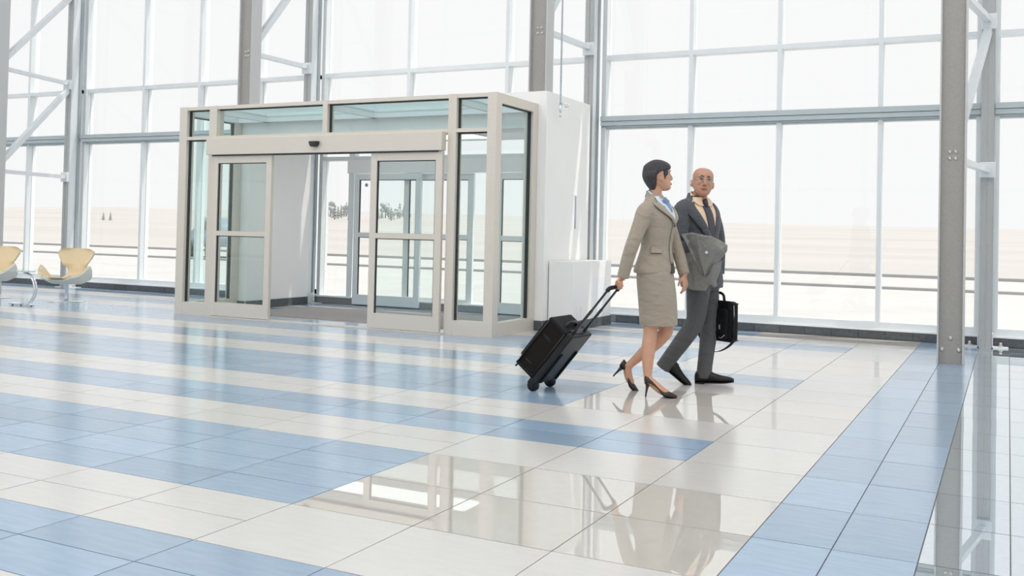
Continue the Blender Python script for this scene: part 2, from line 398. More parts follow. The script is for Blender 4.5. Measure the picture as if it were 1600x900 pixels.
# ================================================================ STEELWORK
def ibeam_web_front(mb, cx, cy, w, d, z0, z1, tf=.014, tw=.012, webf=0.30):
    # flanges on the two sides (planes facing +-x), web across facing the hall
    yw = cy-d/2+d*webf
    mb.box((cx-w/2+tf, yw, z0), (cx+w/2-tf, yw+tw, z1))
def truss(fx, fy, wx, zfoot, label):
    t = tag(empty('truss_column', (wx, W-.2, 0)), label, 'column', 'steel trussed columns along the window wall')
    off = Vector((wx, W-.2, 0))
    def loc(mb): mb.v = [tuple(Vector(p)-off) for p in mb.v]; return mb
    fw, fd = 0.235, 0.20
    mb = MB(); ibeam_web_front(mb, fx, fy, fw, fd, zfoot, ZTOP, webf=.22); fc = loc(mb).build('front_column', 'steel_taupe', t)
    for sx in (-1, 1): loc(MB().box((fx+sx*fw/2, fy-fd/2, zfoot), (fx+sx*(fw/2-.014), fy+fd/2, ZTOP))).build('flange', 'flange_lit_grey', fc)
    yb = fy-fd/2+fd*.22
    for zc in (1.99, 3.60, 5.2):
        if zc < zfoot: continue
        for sx in (-1, 1):
            for sz in (-1, 1):
                b = MB().tube([(fx+sx*.026-.0, yb-.004, zc+sz*.032), (fx+sx*.026, yb, zc+sz*.032)], .019, 14).tube([(fx+sx*.026, yb-.014, zc+sz*.032), (fx+sx*.026, yb, zc+sz*.032)], .011, 6, smooth=False)
                loc(b).build('bolt', 'bolt', fc)
    if zfoot < .1:
        for bx, bz in ((0, .245), (-.075, .135), (.075, .135)):
            b = MB().tube([(fx+bx, yb-.004, bz), (fx+bx, yb, bz)], .021, 14).tube([(fx+bx, yb-.014, bz), (fx+bx, yb, bz)], .012, 6, smooth=False)
            loc(b).build('bolt', 'bolt', fc)
    # column at the wall: front flange in two strips, web, rear flange
    wy0, wy1 = 7.60, 7.83; hw = .063
    wc = loc(MB().box((wx-hw, wy0, 0), (wx-.004, wy0+.016, ZTOP)).box((wx+.004, wy0, 0), (wx+hw, wy0+.016, ZTOP)).box((wx-hw, wy1-.016, 0), (wx+hw, wy1, ZTOP))).build('wall_column', 'column_grey', t)
    loc(MB().box((wx-.045, wy0+.010, 0), (wx+.045, wy1-.016, ZTOP))).build('web_plate', 'steel_light', wc)
    loc(MB().box((wx+.045, wy1-.05, 0), (wx+.066, wy1, ZTOP))).build('edge_strip', 'frame_dark', wc)
    # struts and diagonals
    fb = fy+fd/2
    def gusset(x, y, z, par=t): loc(MB().box((x-.075, y-.035, z-.085), (x+.085, y+.02, z+.085), .006)).build('gusset_plate', 'steel_light', par)
    for z in (1.96, 3.62, 5.28):
        if z+.1 < zfoot: continue
        loc(MB().bar((fx+.01, fb-.06, z), (wx, wy0+.02, z), .075, .06)).build('strut', 'steel_light', t)
        gusset(wx, wy0-.012, z-.02 if z > 2 else z)
        if z+1.5 < ZTOP+.2:
            za, zb = z+.10, z+1.66-.10
            p, q = Vector((fx+.01, fb-.05, za)), Vector((wx, wy0+.0, zb))
            if za < zfoot:
                s = (zfoot+.0-za)/(zb-za); p = p.lerp(q, s)
            loc(MB().bar(p, q, .075, .085)).build('diagonal_brace', 'steel_light', t)
    # foot brackets at the wall column
    if zfoot < .1 or True:
        for s in (-1, 1):
            br = loc(MB().box((wx+s*.066, wy0+.03, 0.0), (wx+s*.23, wy1-.02, .012)).box((wx+s*.066, wy0+.03, 0), (wx+s*.078, wy1-.02, .16))).build('foot_bracket', 'steel_light', t)
            loc(MB().tube([(wx+s*.155, wy0+.10, .012), (wx+s*.155, wy0+.10, .030)], .026, 6, smooth=False).tube([(wx+s*.155, wy0+.10, .030), (wx+s*.155, wy0+.10, .062)], .014, 10)).build('anchor_bolt', 'bolt', br)
    return t
truss(-13.62, 5.90, -14.08, 0.0, 'steel trussed column behind the two cream chairs')
truss(-8.78, 6.33, -8.76, 2.855, 'steel trussed column rising above the vestibule beside its left end')
truss(-4.20, 6.33, -4.10, 2.855, 'steel trussed column rising from the white portal block')
truss(0.397, 5.90, 0.66, 0.0, 'taupe steel trussed column standing free at the edge of the blue strip')

# ================================================================ GLASS VESTIBULE
ve = tag(empty('entrance_vestibule', (-6.5, V_, 0)), 'glazed vestibule with champagne metal frames and open sliding doors', 'vestibule'); vo = Vector((-6.5, V_, 0))
def vp(pn, m, a, b, par=None, bev=0): return MB().box(Vector(a)-vo, Vector(b)-vo, bev).build(pn, m, par or ve)
VT = 2.70; D = 0.13
posts = [(-8.857, -8.728, 0, VT), (-8.34, -8.215, 0, VT), (-6.53, -6.46, 2.31, VT), (-4.77, -4.665, 0, VT), (-4.27, -4.157, 0, VT)]
for xa, xb, za, zb in posts: vp('post', 'door_alu', (xa, V_, za), (xb, V_+D, zb))
rails = [(-8.728, -8.34), (-8.34, -6.53), (-6.46, -4.77), (-4.665, -4.27)]
vp('top_rail', 'door_alu', (-8.728, V_+.004, VT-.045), (-4.27, V_+D, VT-.002))
vp('transom_rail', 'door_alu', (-8.728, V_+.003, 2.268), (-4.27, V_+D, 2.31))
for xa, xb in ((-8.728, -8.34), (-4.665, -4.27)):
    vp('bottom_rail', 'door_alu', (xa, V_+.003, 0), (xb, V_+D, .16))
def glaze(xa, xb, za, zb, y=V_+.06, m='pane_green'):
    vp('pane', m, (xa+.012, y, za), (xb-.004, y+.010, zb))
    vp('gasket', 'gasket', (xa+.0, y-.012, za), (xa+.014, y+.022, zb)); vp('gasket', 'gasket', (xa, y-.012, zb-.014), (xb, y+.022, zb))
for xa, xb in rails: glaze(xa, xb, 2.31, VT-.045)
for xa, xb in ((-8.728, -8.34), (-4.665, -4.27)): glaze(xa, xb, .16, 2.268)
# side walls
for sx, xa in ((1, -4.157), (-1, -8.857)):
    x_in = xa-sx*.10
    vp('side_post', 'door_alu', (xa, 6.06, 0), (x_in, 6.195, VT))
    vp('side_rail', 'door_alu', (xa, V_+D, VT-.11), (x_in, 6.06, VT)); vp('side_rail', 'door_alu', (xa, V_+D, 0), (x_in, 6.06, .15))
    vp('pane', 'pane_green', (xa-sx*.045, V_+D, .15), (xa-sx*.055, 6.06, VT-.11))
    vp('gasket', 'gasket', (xa-sx*.03, 6.045, .15), (xa-sx*.07, 6.06, VT-.11)); vp('gasket', 'gasket', (xa-sx*.03, V_+D, VT-.122), (xa-sx*.07, 6.06, VT-.11))
# glazed roof on cross beams
for xa in (-8.79, -8.28, -6.495, -4.717, -4.21):
    vp('roof_beam', 'white_paint', (xa-.035, V_+D, VT-.10), (xa+.035, 6.195, VT-.012))
vp('roof_beam', 'white_paint', (-8.75, 6.11, VT-.10), (-4.26, 6.19, VT-.014))
for xa, xb in ((-8.75, -8.315), (-8.245, -6.53), (-6.46, -4.752), (-4.682, -4.26)):
    vp('roof_pane', 'roof_glass', (xa, V_+D, VT-.04), (xb, 6.11, VT-.028))
# sliding door operator with its motion sensor
op = vp('door_operator', 'door_alu', (-8.29, V_-.10, 2.06), (-4.79, V_+.0, 2.272), None, .006)
vp('track', 'gasket', (-8.2, V_-.085, 2.045), (-4.85, V_-.01, 2.06), op)
sn = MB(); ring = []
poly = [(.062*math.cos(a), .075*math.sin(a)) for a in [PI+PI*i/14 for i in range(15)]]
poly = [(x, max(z, -.066)) for x, z in poly]
sn.prism([(x, z+.03) for x, z in poly], -.05, 0, 'y'); 
so = sn.build('motion_sensor', 'sensor_black', op, Vector((-6.55, V_-.10, 2.165))-vo)
MB().box((-.045, -.058, -.012), (.045, -.048, .012), .004).build('sensor_lens', 'gasket', so)
leaf(ve, -8.20, -7.245, V_-.06, .02, 2.055, 'door_alu', vo, st=.085, rail=.10, bot=.17, mid=1.065, mh=.06, pane='pane_green')
leaf(ve, -5.765, -4.80, V_-.06, .02, 2.055, 'door_alu', vo, st=.085, rail=.10, bot=.17, mid=1.085, mh=.06, pane='pane_green')
vp('threshold', 'door_alu', (-8.22, V_-.07, 0), (-4.77, V_+.04, .012))

# entrance carpet in the passage
cp = MB().box((-8.25, 5.65, .0005), (-4.60, 7.45, .012)).build('entrance_mat', 'carpet'); tag(cp, 'dark brownish entrance mat on the passage floor inside the vestibule', 'mat')

# low white cabinet beside the portal
lc = tag(empty('low_cabinet', (-3.89, 6.9, 0)), 'waist high white boxed cabinet built against the portal side wall', 'cabinet'); lo_ = Vector((-3.89, 6.9, 0))
MB().box(Vector((-4.036, 6.33, 0))-lo_, Vector((-3.72, 7.58, .822))-lo_, .003).build('body', 'white_wall', lc)
for a, b, n_ in (((-4.036, 6.33, .002), (-3.72, 6.33, .002), (0, -1, 0)), ((-3.72, 6.33, .002), (-3.72, 7.58, .002), (1, 0, 0))):
    base_run(lc, Vector(a)-lo_, Vector(b)-lo_, n_)
MB().box(Vector((-3.72, 6.9, .13))-lo_, Vector((-3.716, 7.4, .62))-lo_).build('access_door', 'white_paint', lc)
MB().tube([Vector(p)-lo_ for p in ((-3.716, 7.33, .42), (-3.69, 7.33, .42), (-3.685, 7.22, .42))], .008, 8).build('lever_handle', 'brushed', lc)
for y in (6.45, 6.58): MB().box(Vector((-3.72, y, .13))-lo_, Vector((-3.716, y+.008, .28))-lo_).build('trim_line', 'frame_alu', lc)

# rod with hook hanging by the portal
rd = tag(empty('hanging_rod', (-3.97, 6.42, 2.62)), 'thin steel rod with a hook end hanging beside the white portal', 'rod'); ro = Vector((-3.97, 6.42, 2.62))
MB().tube([(0, 0, 0.10), (0, 0, ZTOP-2.62)], .012, 8).build('rod', 'brushed', rd)
MB().tube([(0, 0, 0), (0, 0, .02), (0, 0, .10)], [.012, .02, .02], 10).build('clamp', 'brushed', rd)
MB().tube([(0, 0, 0.11), (.05, 0, .10), (.09, 0, .095), (.11, 0, .08), (.10, 0, .06), (.06, 0, .065)], .008, 8).build('hook', 'brushed', rd)
MB().tube([(0, 0, 0), (0, 0, -.06)], [.008, .014], 8).build('weight', 'brushed', rd)

# ================================================================ ADDED FILL PANELS
for ix in range(3):  # unseen glowing panels added to raise the light level in the hall
    for iy in range(2):
        L = tag(empty('ceiling_fill', (-16.5+ix*8.6, -6.6+iy*7.6, ZC-.05)), 'large square fill panel added out of view under the hall ceiling', 'fill light', 'added hall fill panels')
        MB().box((-1.95, -1.95, -.03), (1.95, 1.95, .05)).build('panel_back', 'ceiling_white', L)
        MB().box((-1.9, -1.9, -.036), (1.9, 1.9, -.031)).build('glow_panel', 'fill_glow', L)

pl = tag(empty('portal_fill', (-6.48, 6.85, 2.415)), 'glowing fill panel added under the passage ceiling of the portal', 'fill light')  # glowing panel added to brighten the passage walls
MB().box((-1.25, -.28, -.012), (1.25, .28, .004)).build('panel_back', 'ceiling_white', pl)
MB().box((-1.2, -.25, -.016), (1.2, .25, -.0125)).build('glow_panel', 'soft_glow', pl)

# ================================================================ FAR TREES AND A PARKED CAR OUTSIDE
mat('tree_hazed', (0.42, 0.45, 0.45), 0.9, noise=(1.5, 0.10)); mat('trunk_far', (0.25, 0.22, 0.20), 0.9)  # crown colour paled to stand in for distant haze and glare
rt2 = random.Random(11)
def far_tree(x, y, h, conifer, label):
    t = tag(empty('field_tree', (x, y, terrain_z(x, y)-.1)), label, 'tree', 'trees far out on the field')
    MB().tube([(0, 0, 0), (0, 0, h*.45)], [h*.035, h*.02], 8).build('trunk', 'trunk_far', t)
    mb = MB()
    if conifer:
        for i in range(5):
            z = h*(.12+.17*i); r = h*.24*(1-i/5.6); mb.lathe([(r, z), (r*.55, z+h*.10), (.02, z+h*.22)], (0, 0, 0), 10)
    else:
        for i in range(9):
            a = rt2.uniform(0, 6.28); q = rt2.uniform(0, .22)*h; mb.ell((q*math.cos(a), q*math.sin(a), h*rt2.uniform(.45, .82)), (h*.17, h*.17, h*.14), None, 10, 7)
    mb.build('crown', 'tree_hazed', t)
def ray_ground(px, dist):
    d = (F_+R_*((px-800)/1539.845)); d.z = 0; d.normalize(); return CAM_LOC.x+d.x*dist, CAM_LOC.y+d.y*dist
for px, lb in ((162, 'lone haze-paled conifer on the open field, nearer the trussed column'), (173, 'lone haze-paled conifer on the open field, nearer the window mullion')):
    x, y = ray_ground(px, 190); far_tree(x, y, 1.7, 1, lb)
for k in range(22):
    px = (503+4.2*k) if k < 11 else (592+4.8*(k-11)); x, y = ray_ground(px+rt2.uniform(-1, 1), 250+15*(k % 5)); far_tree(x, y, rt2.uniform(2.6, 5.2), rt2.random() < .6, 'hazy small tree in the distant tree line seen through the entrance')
mat('car_paint', (0.30, 0.38, 0.45), 0.25, metal=0.4); mat('car_glass', (0.05, 0.06, 0.07), 0.05); mat('car_black', (0.02, 0.02, 0.02), 0.5); mat('car_lamp', (0.8, 0.8, 0.8), 0.1)
cx_, cy_ = ray_ground(349, 38.0)
car = tag(empty('parked_car', (cx_, cy_, -.04), math.radians(148)), 'blue grey car parked outside, glimpsed past the open vestibule leaf', 'car')
prof = crom([(-2.1, .45), (-2.15, .75), (-1.95, .95), (-1.5, 1.02), (-1.0, 1.42), (.2, 1.48), (.9, 1.08), (1.75, .92), (2.1, .75), (2.12, .40)], 4)
bd = MB(); 
rings = [[Vector((x, y, z)) for x, z in prof] for y in (-.86, -.80, .80, .86)]
bd.loft([[Vector((x*.97, -.86, .45+(z-.45)*.94)) for x, z in prof], [Vector((x, -.78, z)) for x, z in prof], [Vector((x, .78, z)) for x, z in prof], [Vector((x*.97, .86, .45+(z-.45)*.94)) for x, z in prof]]); bd.build('body', 'car_paint', car)
for y in (-.855, .855): MB().prism([(-1.35, 1.02), (-.95, 1.34), (.15, 1.38), (.70, 1.06)], y-.012, y+.012, 'y').build('side_window', 'car_glass', car)
MB().add([(.28, -.70, 1.44), (.28, .70, 1.44), (.92, .74, 1.10), (.92, -.74, 1.10), (.30, -.70, 1.46), (.30, .70, 1.46), (.94, .74, 1.12), (.94, -.74, 1.12)], [(0,1,2,3),(7,6,5,4),(0,4,5,1),(1,5,6,2),(2,6,7,3),(3,7,4,0)]).build('windscreen', 'car_glass', car)
for x in (-1.35, 1.35):
    for y in (-.80, .80):
        wl = MB().tube([(x, y-.10, .32), (x, y+.10, .32)], .32, 20).build('wheel', 'car_black', car); MB().tube([(x, y-.105, .32), (x, y+.105, .32)], .19, 14).build('rim', 'chrome', wl)
for y in (-.6, .6): MB().ell((2.06, y, .72), (.10, .16, .07)).build('headlamp', 'car_lamp', car)
MB().box((2.08, -.40, .50), (2.14, .40, .68)).build('grille', 'car_black', car)
# ================================================================ LOUNGE CHAIRS AND TABLE
def fuse(mb, name, m, parent=None, loc=None, vox=0.006, smooth=6, fac=0.5, decimate=None):
    # weld overlapping shapes of one body into a single continuous skin
    me = mb.mesh(name+'_raw', m); o = bpy.data.objects.new(name+'_raw', me); COL.objects.link(o)
    r = o.modifiers.new('r', 'REMESH'); r.mode = 'VOXEL'; r.voxel_size = vox; r.use_smooth_shade = True
    if smooth:
        s = o.modifiers.new('s', 'SMOOTH'); s.iterations = smooth; s.factor = fac
    if decimate:
        d = o.modifiers.new('d', 'DECIMATE'); d.ratio = decimate
    dg = bpy.context.evaluated_depsgraph_get(); dg.update()
    out = bpy.data.meshes.new_from_object(o.evaluated_get(dg)); out.name = name
    bpy.data.objects.remove(o); bpy.data.meshes.remove(me)
    for p in out.polygons: p.use_smooth = True
    return link(name, out, parent, loc)
def limb(mb, st, k=4, n=18):
    s = crom(st, k); return mb.tube([p[:3] for p in s], [max(p[3], .001) for p in s], n)

def swan_chair(x, y, rz, label):
    t = tag(empty('lounge_chair', (x, y, 0), rz), label, 'chair', 'cream lounge chairs by the windows')
    # one-piece shell: rows of (height, half width) run from the seat front, through the seat, up the back; seat faces -y
    def sheet(th, inset):
        rows = [(-.29, .335, .17, 0), (-.32, .345, .22, 0), (-.24, .310, .32, 0), (-.10, .275, .37, 0), (.06, .265, .33, 0), (.17, .29, .23, 0), (.235, .36, .150, 0), (.265, .45, .145, 0), (.285, .56, .205, 0), (.305, .67, .268, 0), (.318, .735, .264, 0), (.322, .77, .19, 0)]
        rows = crom(rows, 3); N = 20; top = []; bot = []
        for (yy, zz, hw, lift) in rows:
            ra, rb = [], []
            for i in range(N+1):
                u = -1+2*i/N; au = abs(u)
                # arms: the seat wings rise and roll outward
                armw = math.exp(-((yy+.08)/.17)**2) if zz < .45 else 0
                up = armw*.25*max(0, (au-.45)/.55)**1.7
                fwd = -.05*au**2 if zz > .5 else 0
                px = u*hw*(1+.02*armw); p = Vector((px, yy+fwd*1.2-(.03*au*au if zz > .5 else 0), zz+up))
                nrm = Vector((0, -1, .25)).normalized() if zz > .44 else Vector((-u*armw*.6, -.25 if zz > .40 else 0, 1)).normalized()
                ra.append(p+nrm*th); rb.append(p-nrm*inset)
            top.append(ra); bot.append(rb)
        return top, bot
    top, bot = sheet(.016, .016); N = 21; R = len(top)
    def side(rows_, flip):
        mb = MB(); vs = [p for r in rows_ for p in r]
        mb.add(vs, [(i*N+k, i*N+k+1, (i+1)*N+k+1, (i+1)*N+k) for i in range(R-1) for k in range(N-1)], True); return mb
    mid = [[(a+b)/2 for a, b in zip(r, q)] for r, q in zip(top, bot)]
    def closed(a, b):
        mb = MB(); va = [p for r in a for p in r]; vb = [p for r in b for p in r]; n = len(va)
        f = [(i*N+k, i*N+k+1, (i+1)*N+k+1, (i+1)*N+k) for i in range(R-1) for k in range(N-1)]
        f2 = [tuple(n+i for i in q[::-1]) for q in f]
        rim = [k for k in range(N)]+[i*N+N-1 for i in range(1, R)]+[(R-1)*N+k for k in range(N-2, -1, -1)]+[i*N for i in range(R-2, 0, -1)]
        f3 = [(rim[i], n+rim[i], n+rim[(i+1) % len(rim)], rim[(i+1) % len(rim)]) for i in range(len(rim))]
        mb.add(va+vb, f+f2+f3, True); return mb
    closed(top, mid).build('cushion', 'chair_cloth', t); closed(mid, bot).build('shell', 'chair_shell', t)
    MB().lathe([(.03, .012), (.028, .05), (.026, .24), (.045, .275), (.05, .29)], (0, -.02, 0), 16).build('stem', 'brushed', t)
    MB().lathe([(.26, .0), (.26, .005), (.15, .010), (.035, .018), (.03, .03)], (0, -.02, 0), 32).build('base', 'brushed', t)
    return t
swan_chair(-11.44, 5.57, math.radians(22), 'cream lounge chair nearer the vestibule, whole in view on a disc base')
swan_chair(-12.76, 5.33, math.radians(22), 'cream lounge chair cut off by the picture edge beyond the glass table')

tb = tag(empty('side_table', (-11.30, 4.68, 0)), 'low glass side table on a curved chrome leg between the chairs', 'table')
MB().lathe([(.325, .476), (.33, .480), (.325, .486)], (0, 0, 0), 40).build('glass_top', 'pane_green', tb)
arc = [(.10+.22*math.sin(a), 0, .235-.215*math.cos(a)) for a in [PI*i/16*.98 for i in range(17)]]
for s in (-.018, .018): MB().tube([(x, s, z) for x, _, z in arc], .011, 10).build('curved_leg', 'chrome', tb)
MB().box((-.02, -.07, .462), (.22, .07, .476), .004).build('top_bracket', 'chrome', tb)
MB().tube([(.10, 0, .43), (.10, 0, .462)], .018, 12).build('collar', 'chrome', tb)
MB().box((-.16, -.05, 0.012), (.06, .05, .034), .006).build('foot_bar', 'chrome', tb)
MB().box((.10, -.04, 0.008), (.27, .04, .022), .005).build('foot_bar', 'chrome', tb)
for x in (-.14, .04, .25): MB().tube([(x, 0, 0), (x, 0, .014)], .012, 10).build('glide', 'gasket', tb)

# ================================================================ ROLLING SUITCASE
mat('luggage_black', (0.009, 0.009, 0.011), 0.6, spec=0.2, noise=(300, 0.4), bump=(900, 0.4))
mat('luggage_brown', (0.015, 0.012, 0.010), 0.75, spec=0.15, noise=(260, 0.35), bump=(900, 0.5))
mat('plastic_black', (0.007, 0.008, 0.010), 0.35, spec=0.35)
mat('rod_dark', (0.035, 0.04, 0.045), 0.25, metal=0.7)
WROOT = Vector((-1.432, 2.533, 0)); WRZ = math.radians(18.37)
MROOT = Vector((-1.249, 3.211, 0)); MRZ = math.radians(15.57)
WM = Matrix.Translation(WROOT) @ Matrix.Rotation(WRZ, 4, 'Z'); MM = Matrix.Translation(MROOT) @ Matrix.Rotation(MRZ, 4, 'Z')
def suitcase():
    lean = math.radians(51); fw = Vector((.93, -.37, 0)).normalized(); wx = Vector((.37, .93, 0)).normalized(); z = Vector((0, 0, 1))
    e1 = fw*math.cos(lean)+z*math.sin(lean); e3 = -fw*math.sin(lean)+z*math.cos(lean)
    o = Vector((-.83, -.01, .042))
    T = WM @ Matrix(((e1.x, wx.x, e3.x, o.x), (e1.y, wx.y, e3.y, o.y), (e1.z, wx.z, e3.z, o.z), (0, 0, 0, 1)))
    t = tag(empty('rolling_suitcase'), 'black wheeled suitcase tilted on two wheels behind the woman', 'suitcase'); t.matrix_world = T
    hw = .165
    bd = MB().box((.045, -hw, .0), (.485, hw, .205), .022).build('body', 'luggage_brown', t)
    for p in bd.data.polygons: p.use_smooth = False
    MB().box((.10, -hw+.03, .20), (.44, hw-.03, .232), .012).build('front_pocket', 'luggage_black', t)
    # back shell with ribs and bumpers
    MB().box((.03, -hw-.004, -.022), (.50, hw+.004, .03), .012).build('back_shell', 'plastic_black', t)
    for y in (-.12, .12): MB().box((.05, y-.010, -.034), (.33, y+.010, -.020), .004).build('skid_rail', 'plastic_black', t)
    for x in (.04, .462): MB().box((x, -hw-.005, .028), (x+.03, hw+.005, .21), .012).build('corner_band', 'luggage_black', t)
    for y in (-hw, hw):
        MB().tube([(.06, y, .196), (.27, y*1.01, .200), (.475, y, .196)], .007, 8).build('piping', 'plastic_black', t)
        MB().tube([(.06, y, .040), (.27, y*1.01, .040), (.475, y, .040)], .007, 8).build('piping', 'plastic_black', t)
    # side pocket zip and pull
    MB().box((.12, -hw-.003, .10), (.13, -hw+.002, .16)).build('zip_pull', 'rod_dark', t)
    for q in ((.35, .085), (.36, .10)): MB().box((q[0], -hw-.003, q[1]), (q[0]+.006, -hw+.002, q[1]+.07)).build('stitch_tab', 'rod_dark', t)
    # top carry handle
    MB().tube(crom([(.480, -.075, .10), (.512, -.06, .10), (.520, 0, .10), (.512, .06, .10), (.480, .075, .10)], 3), .013, 10).build('carry_handle', 'plastic_black', t)
    MB().box((.478, -.11, .0), (.505, .11, .05), .008).build('handle_housing', 'plastic_black', t)
    for y in (-.085, .085):
        MB().bar((.49, y, .018), (.72, y, .018), .022, .016).build('handle_rod', 'rod_dark', t)
        MB().bar((.72, y, .018), (.925, y, .018), .017, .012).build('handle_rod', 'rod_dark', t)
    MB().tube(crom([(.905, -.088, .018), (.93, -.08, .018), (.938, -.04, .018), (.939, .04, .018), (.93, .08, .018), (.905, .088, .018)], 3), .0155, 12).build('grip', 'plastic_black', t)
    for y in (-.132, .132):
        wh = MB().tube([(0, y-.017, 0), (0, y+.017, 0)], .042, 22).build('wheel', 'plastic_black', t)
        MB().tube([(0, y-.019, 0), (0, y+.019, 0)], .016, 14).build('hub', 'rod_dark', wh)
        MB().box((-.012, y-.026, -.012), (.07, y+.026, .05), .012).build('wheel_housing', 'plastic_black', t)
    MB().tube([(.035, -.12, .20), (.0, -.12, .205)], .007, 8).build('kick_foot', 'plastic_black', t)
    MB().tube([(.035, .12, .20), (.0, .12, .205)], .007, 8).build('kick_foot', 'plastic_black', t)
    return t, T
CASE, CASE_T = suitcase()
GRIP = WM.inverted() @ (CASE_T @ Vector((.939, 0, .018)))
# ================================================================ PEOPLE
def skin_mat(name, col, rough=0.5):
    m = mat(name, col, rough, noise=(35, 0.05), bump=(250, 0.06))
    b = m.node_tree.nodes['Principled BSDF']; b.inputs['Subsurface Weight'].default_value = 0.12; b.inputs['Subsurface Radius'].default_value = (.02, .008, .004); b.inputs['Subsurface Scale'].default_value = 0.5
skin_mat('skin_woman', (0.60, 0.335, 0.225)); skin_mat('skin_man', (0.50, 0.265, 0.175), 0.40)
mat('suit_tan', (0.365, 0.315, 0.252), 0.85, noise=(420, 0.10), bump=(700, 0.15), sheen=0.2, folds=(7, 0.45))
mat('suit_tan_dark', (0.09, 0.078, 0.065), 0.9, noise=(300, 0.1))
mat('suit_grey', (0.070, 0.077, 0.089), 0.8, noise=(380, 0.15), bump=(700, 0.15), sheen=0.15, folds=(7, 0.45))
mat('suit_grey_dark', (0.025, 0.027, 0.032), 0.85, noise=(300, 0.1))
mat('trouser_grey', (0.088, 0.089, 0.095), 0.8, noise=(380, 0.18), bump=(700, 0.15), sheen=0.1, folds=(7, 0.45))
mat('coat_grey', (0.25, 0.25, 0.235), 0.95, noise=(220, 0.35), bump=(500, 0.5), sheen=0.3, folds=(7, 0.45))
mat('coat_lining', (0.19, 0.175, 0.155), 0.8, noise=(120, 0.1))
mat('shirt_blue', (0.62, 0.70, 0.80), 0.7, noise=(90, 0.08))
mat('scarf_blue', (0.20, 0.29, 0.46), 0.6, noise=(70, 0.5))
mat('shirt_peach', (0.80, 0.60, 0.42), 0.7, noise=(120, 0.06))
mat('tie_dark', (0.055, 0.05, 0.068), 0.5, noise=(200, 0.2))
mat('hair_dark', (0.040, 0.036, 0.042), 0.48, noise=(90, 0.6, (1, 1, .3)), bump=(260, 0.5))
mat('pump_brown', (0.030, 0.017, 0.013), 0.30, noise=(60, 0.3), bump=(140, 0.25))
mat('shoe_black', (0.010, 0.010, 0.011), 0.35, spec=0.3, noise=(60, 0.2))
mat('shoe_sole', (0.02, 0.018, 0.016), 0.6)
mat('eye_white', (0.75, 0.73, 0.70), 0.25); mat('eye_dark', (0.015, 0.010, 0.008), 0.15)
mat('lip_tone', (0.40, 0.17, 0.135), 0.45); mat('mouth_line', (0.14, 0.05, 0.04), 0.6); mat('brow_dark', (0.03, 0.022, 0.02), 0.8)
mat('wire_silver', (0.75, 0.75, 0.75), 0.2, metal=0.9); glass('lens', (0.96, 0.97, 0.97), 0.04)
mat('zip_steel', (0.55, 0.55, 0.56), 0.3, metal=0.8)

def rotz(v, a): return Vector((v[0]*math.cos(a)-v[1]*math.sin(a), v[0]*math.sin(a)+v[1]*math.cos(a), v[2]))
class Torso:
    # stations: z, cx, cy, half width a (shoulder axis), half depth b (facing axis)
    def __init__(s, st, yaw, e=2.4): s.st = crom(st, 5); s.yaw = yaw; s.e = e; s.zs = [p[0] for p in s.st]
    def at(s, z):
        st = s.st
        if z <= st[0][0]: return st[0]
        for p, q in zip(st, st[1:]):
            if p[0] <= z <= q[0]:
                t = (z-p[0])/max(1e-6, q[0]-p[0]); return tuple(a+(b-a)*t for a, b in zip(p, q))
        return st[-1]
    def P(s, th, z, off=0.0):
        _, cx, cy, a, b = s.at(z); c, n = math.cos(th), math.sin(th)
        k = (abs(c)**s.e+abs(n)**s.e)**(-1/s.e)
        v = Vector(((b*k+off)*c, (a*k+off)*n, 0)); v = rotz(v, s.yaw); return Vector((cx+v.x, cy+v.y, z))
    def loft(s, mb, n=36):
        mb.loft([[s.P(2*PI*k/n, z) for k in range(n)] for z in s.zs]); return mb
    def patch(s, name, m, parent, fa, fb, z0, z1, off, th=.004, nz=14, nt=8, bulge=0.0):
        # strip of cloth lying on the body between angles fa(z) and fb(z)
        mb = MB(); A = []; B = []
        for i in range(nz+1):
            z = z0+(z1-z0)*i/nz; a, b = fa(z), fb(z)
            for j in range(nt+1):
                t = a+(b-a)*j/nt; e = off+bulge*math.sin(PI*j/nt)
                A.append(s.P(t, z, e+th)); B.append(s.P(t, z, e-th))
        n = nt+1; q = [(i*n+j, i*n+j+1, (i+1)*n+j+1, (i+1)*n+j) for i in range(nz) for j in range(nt)]; N = len(A)
        rim = [j for j in range(n)]+[i*n+nt for i in range(1, nz+1)]+[nz*n+j for j in range(nt-1, -1, -1)]+[i*n for i in range(nz-1, 0, -1)]
        f = q+[tuple(N+i for i in x[::-1]) for x in q]+[(rim[i], N+rim[i], N+rim[(i+1) % len(rim)], rim[(i+1) % len(rim)]) for i in range(len(rim))]
        mb.add(A+B, f, True); return mb.build(name, m, parent)
def lin(z0, a0, z1, a1): return lambda z: a0+(a1-a0)*(z-z0)/(z1-z0)
D2R = math.radians

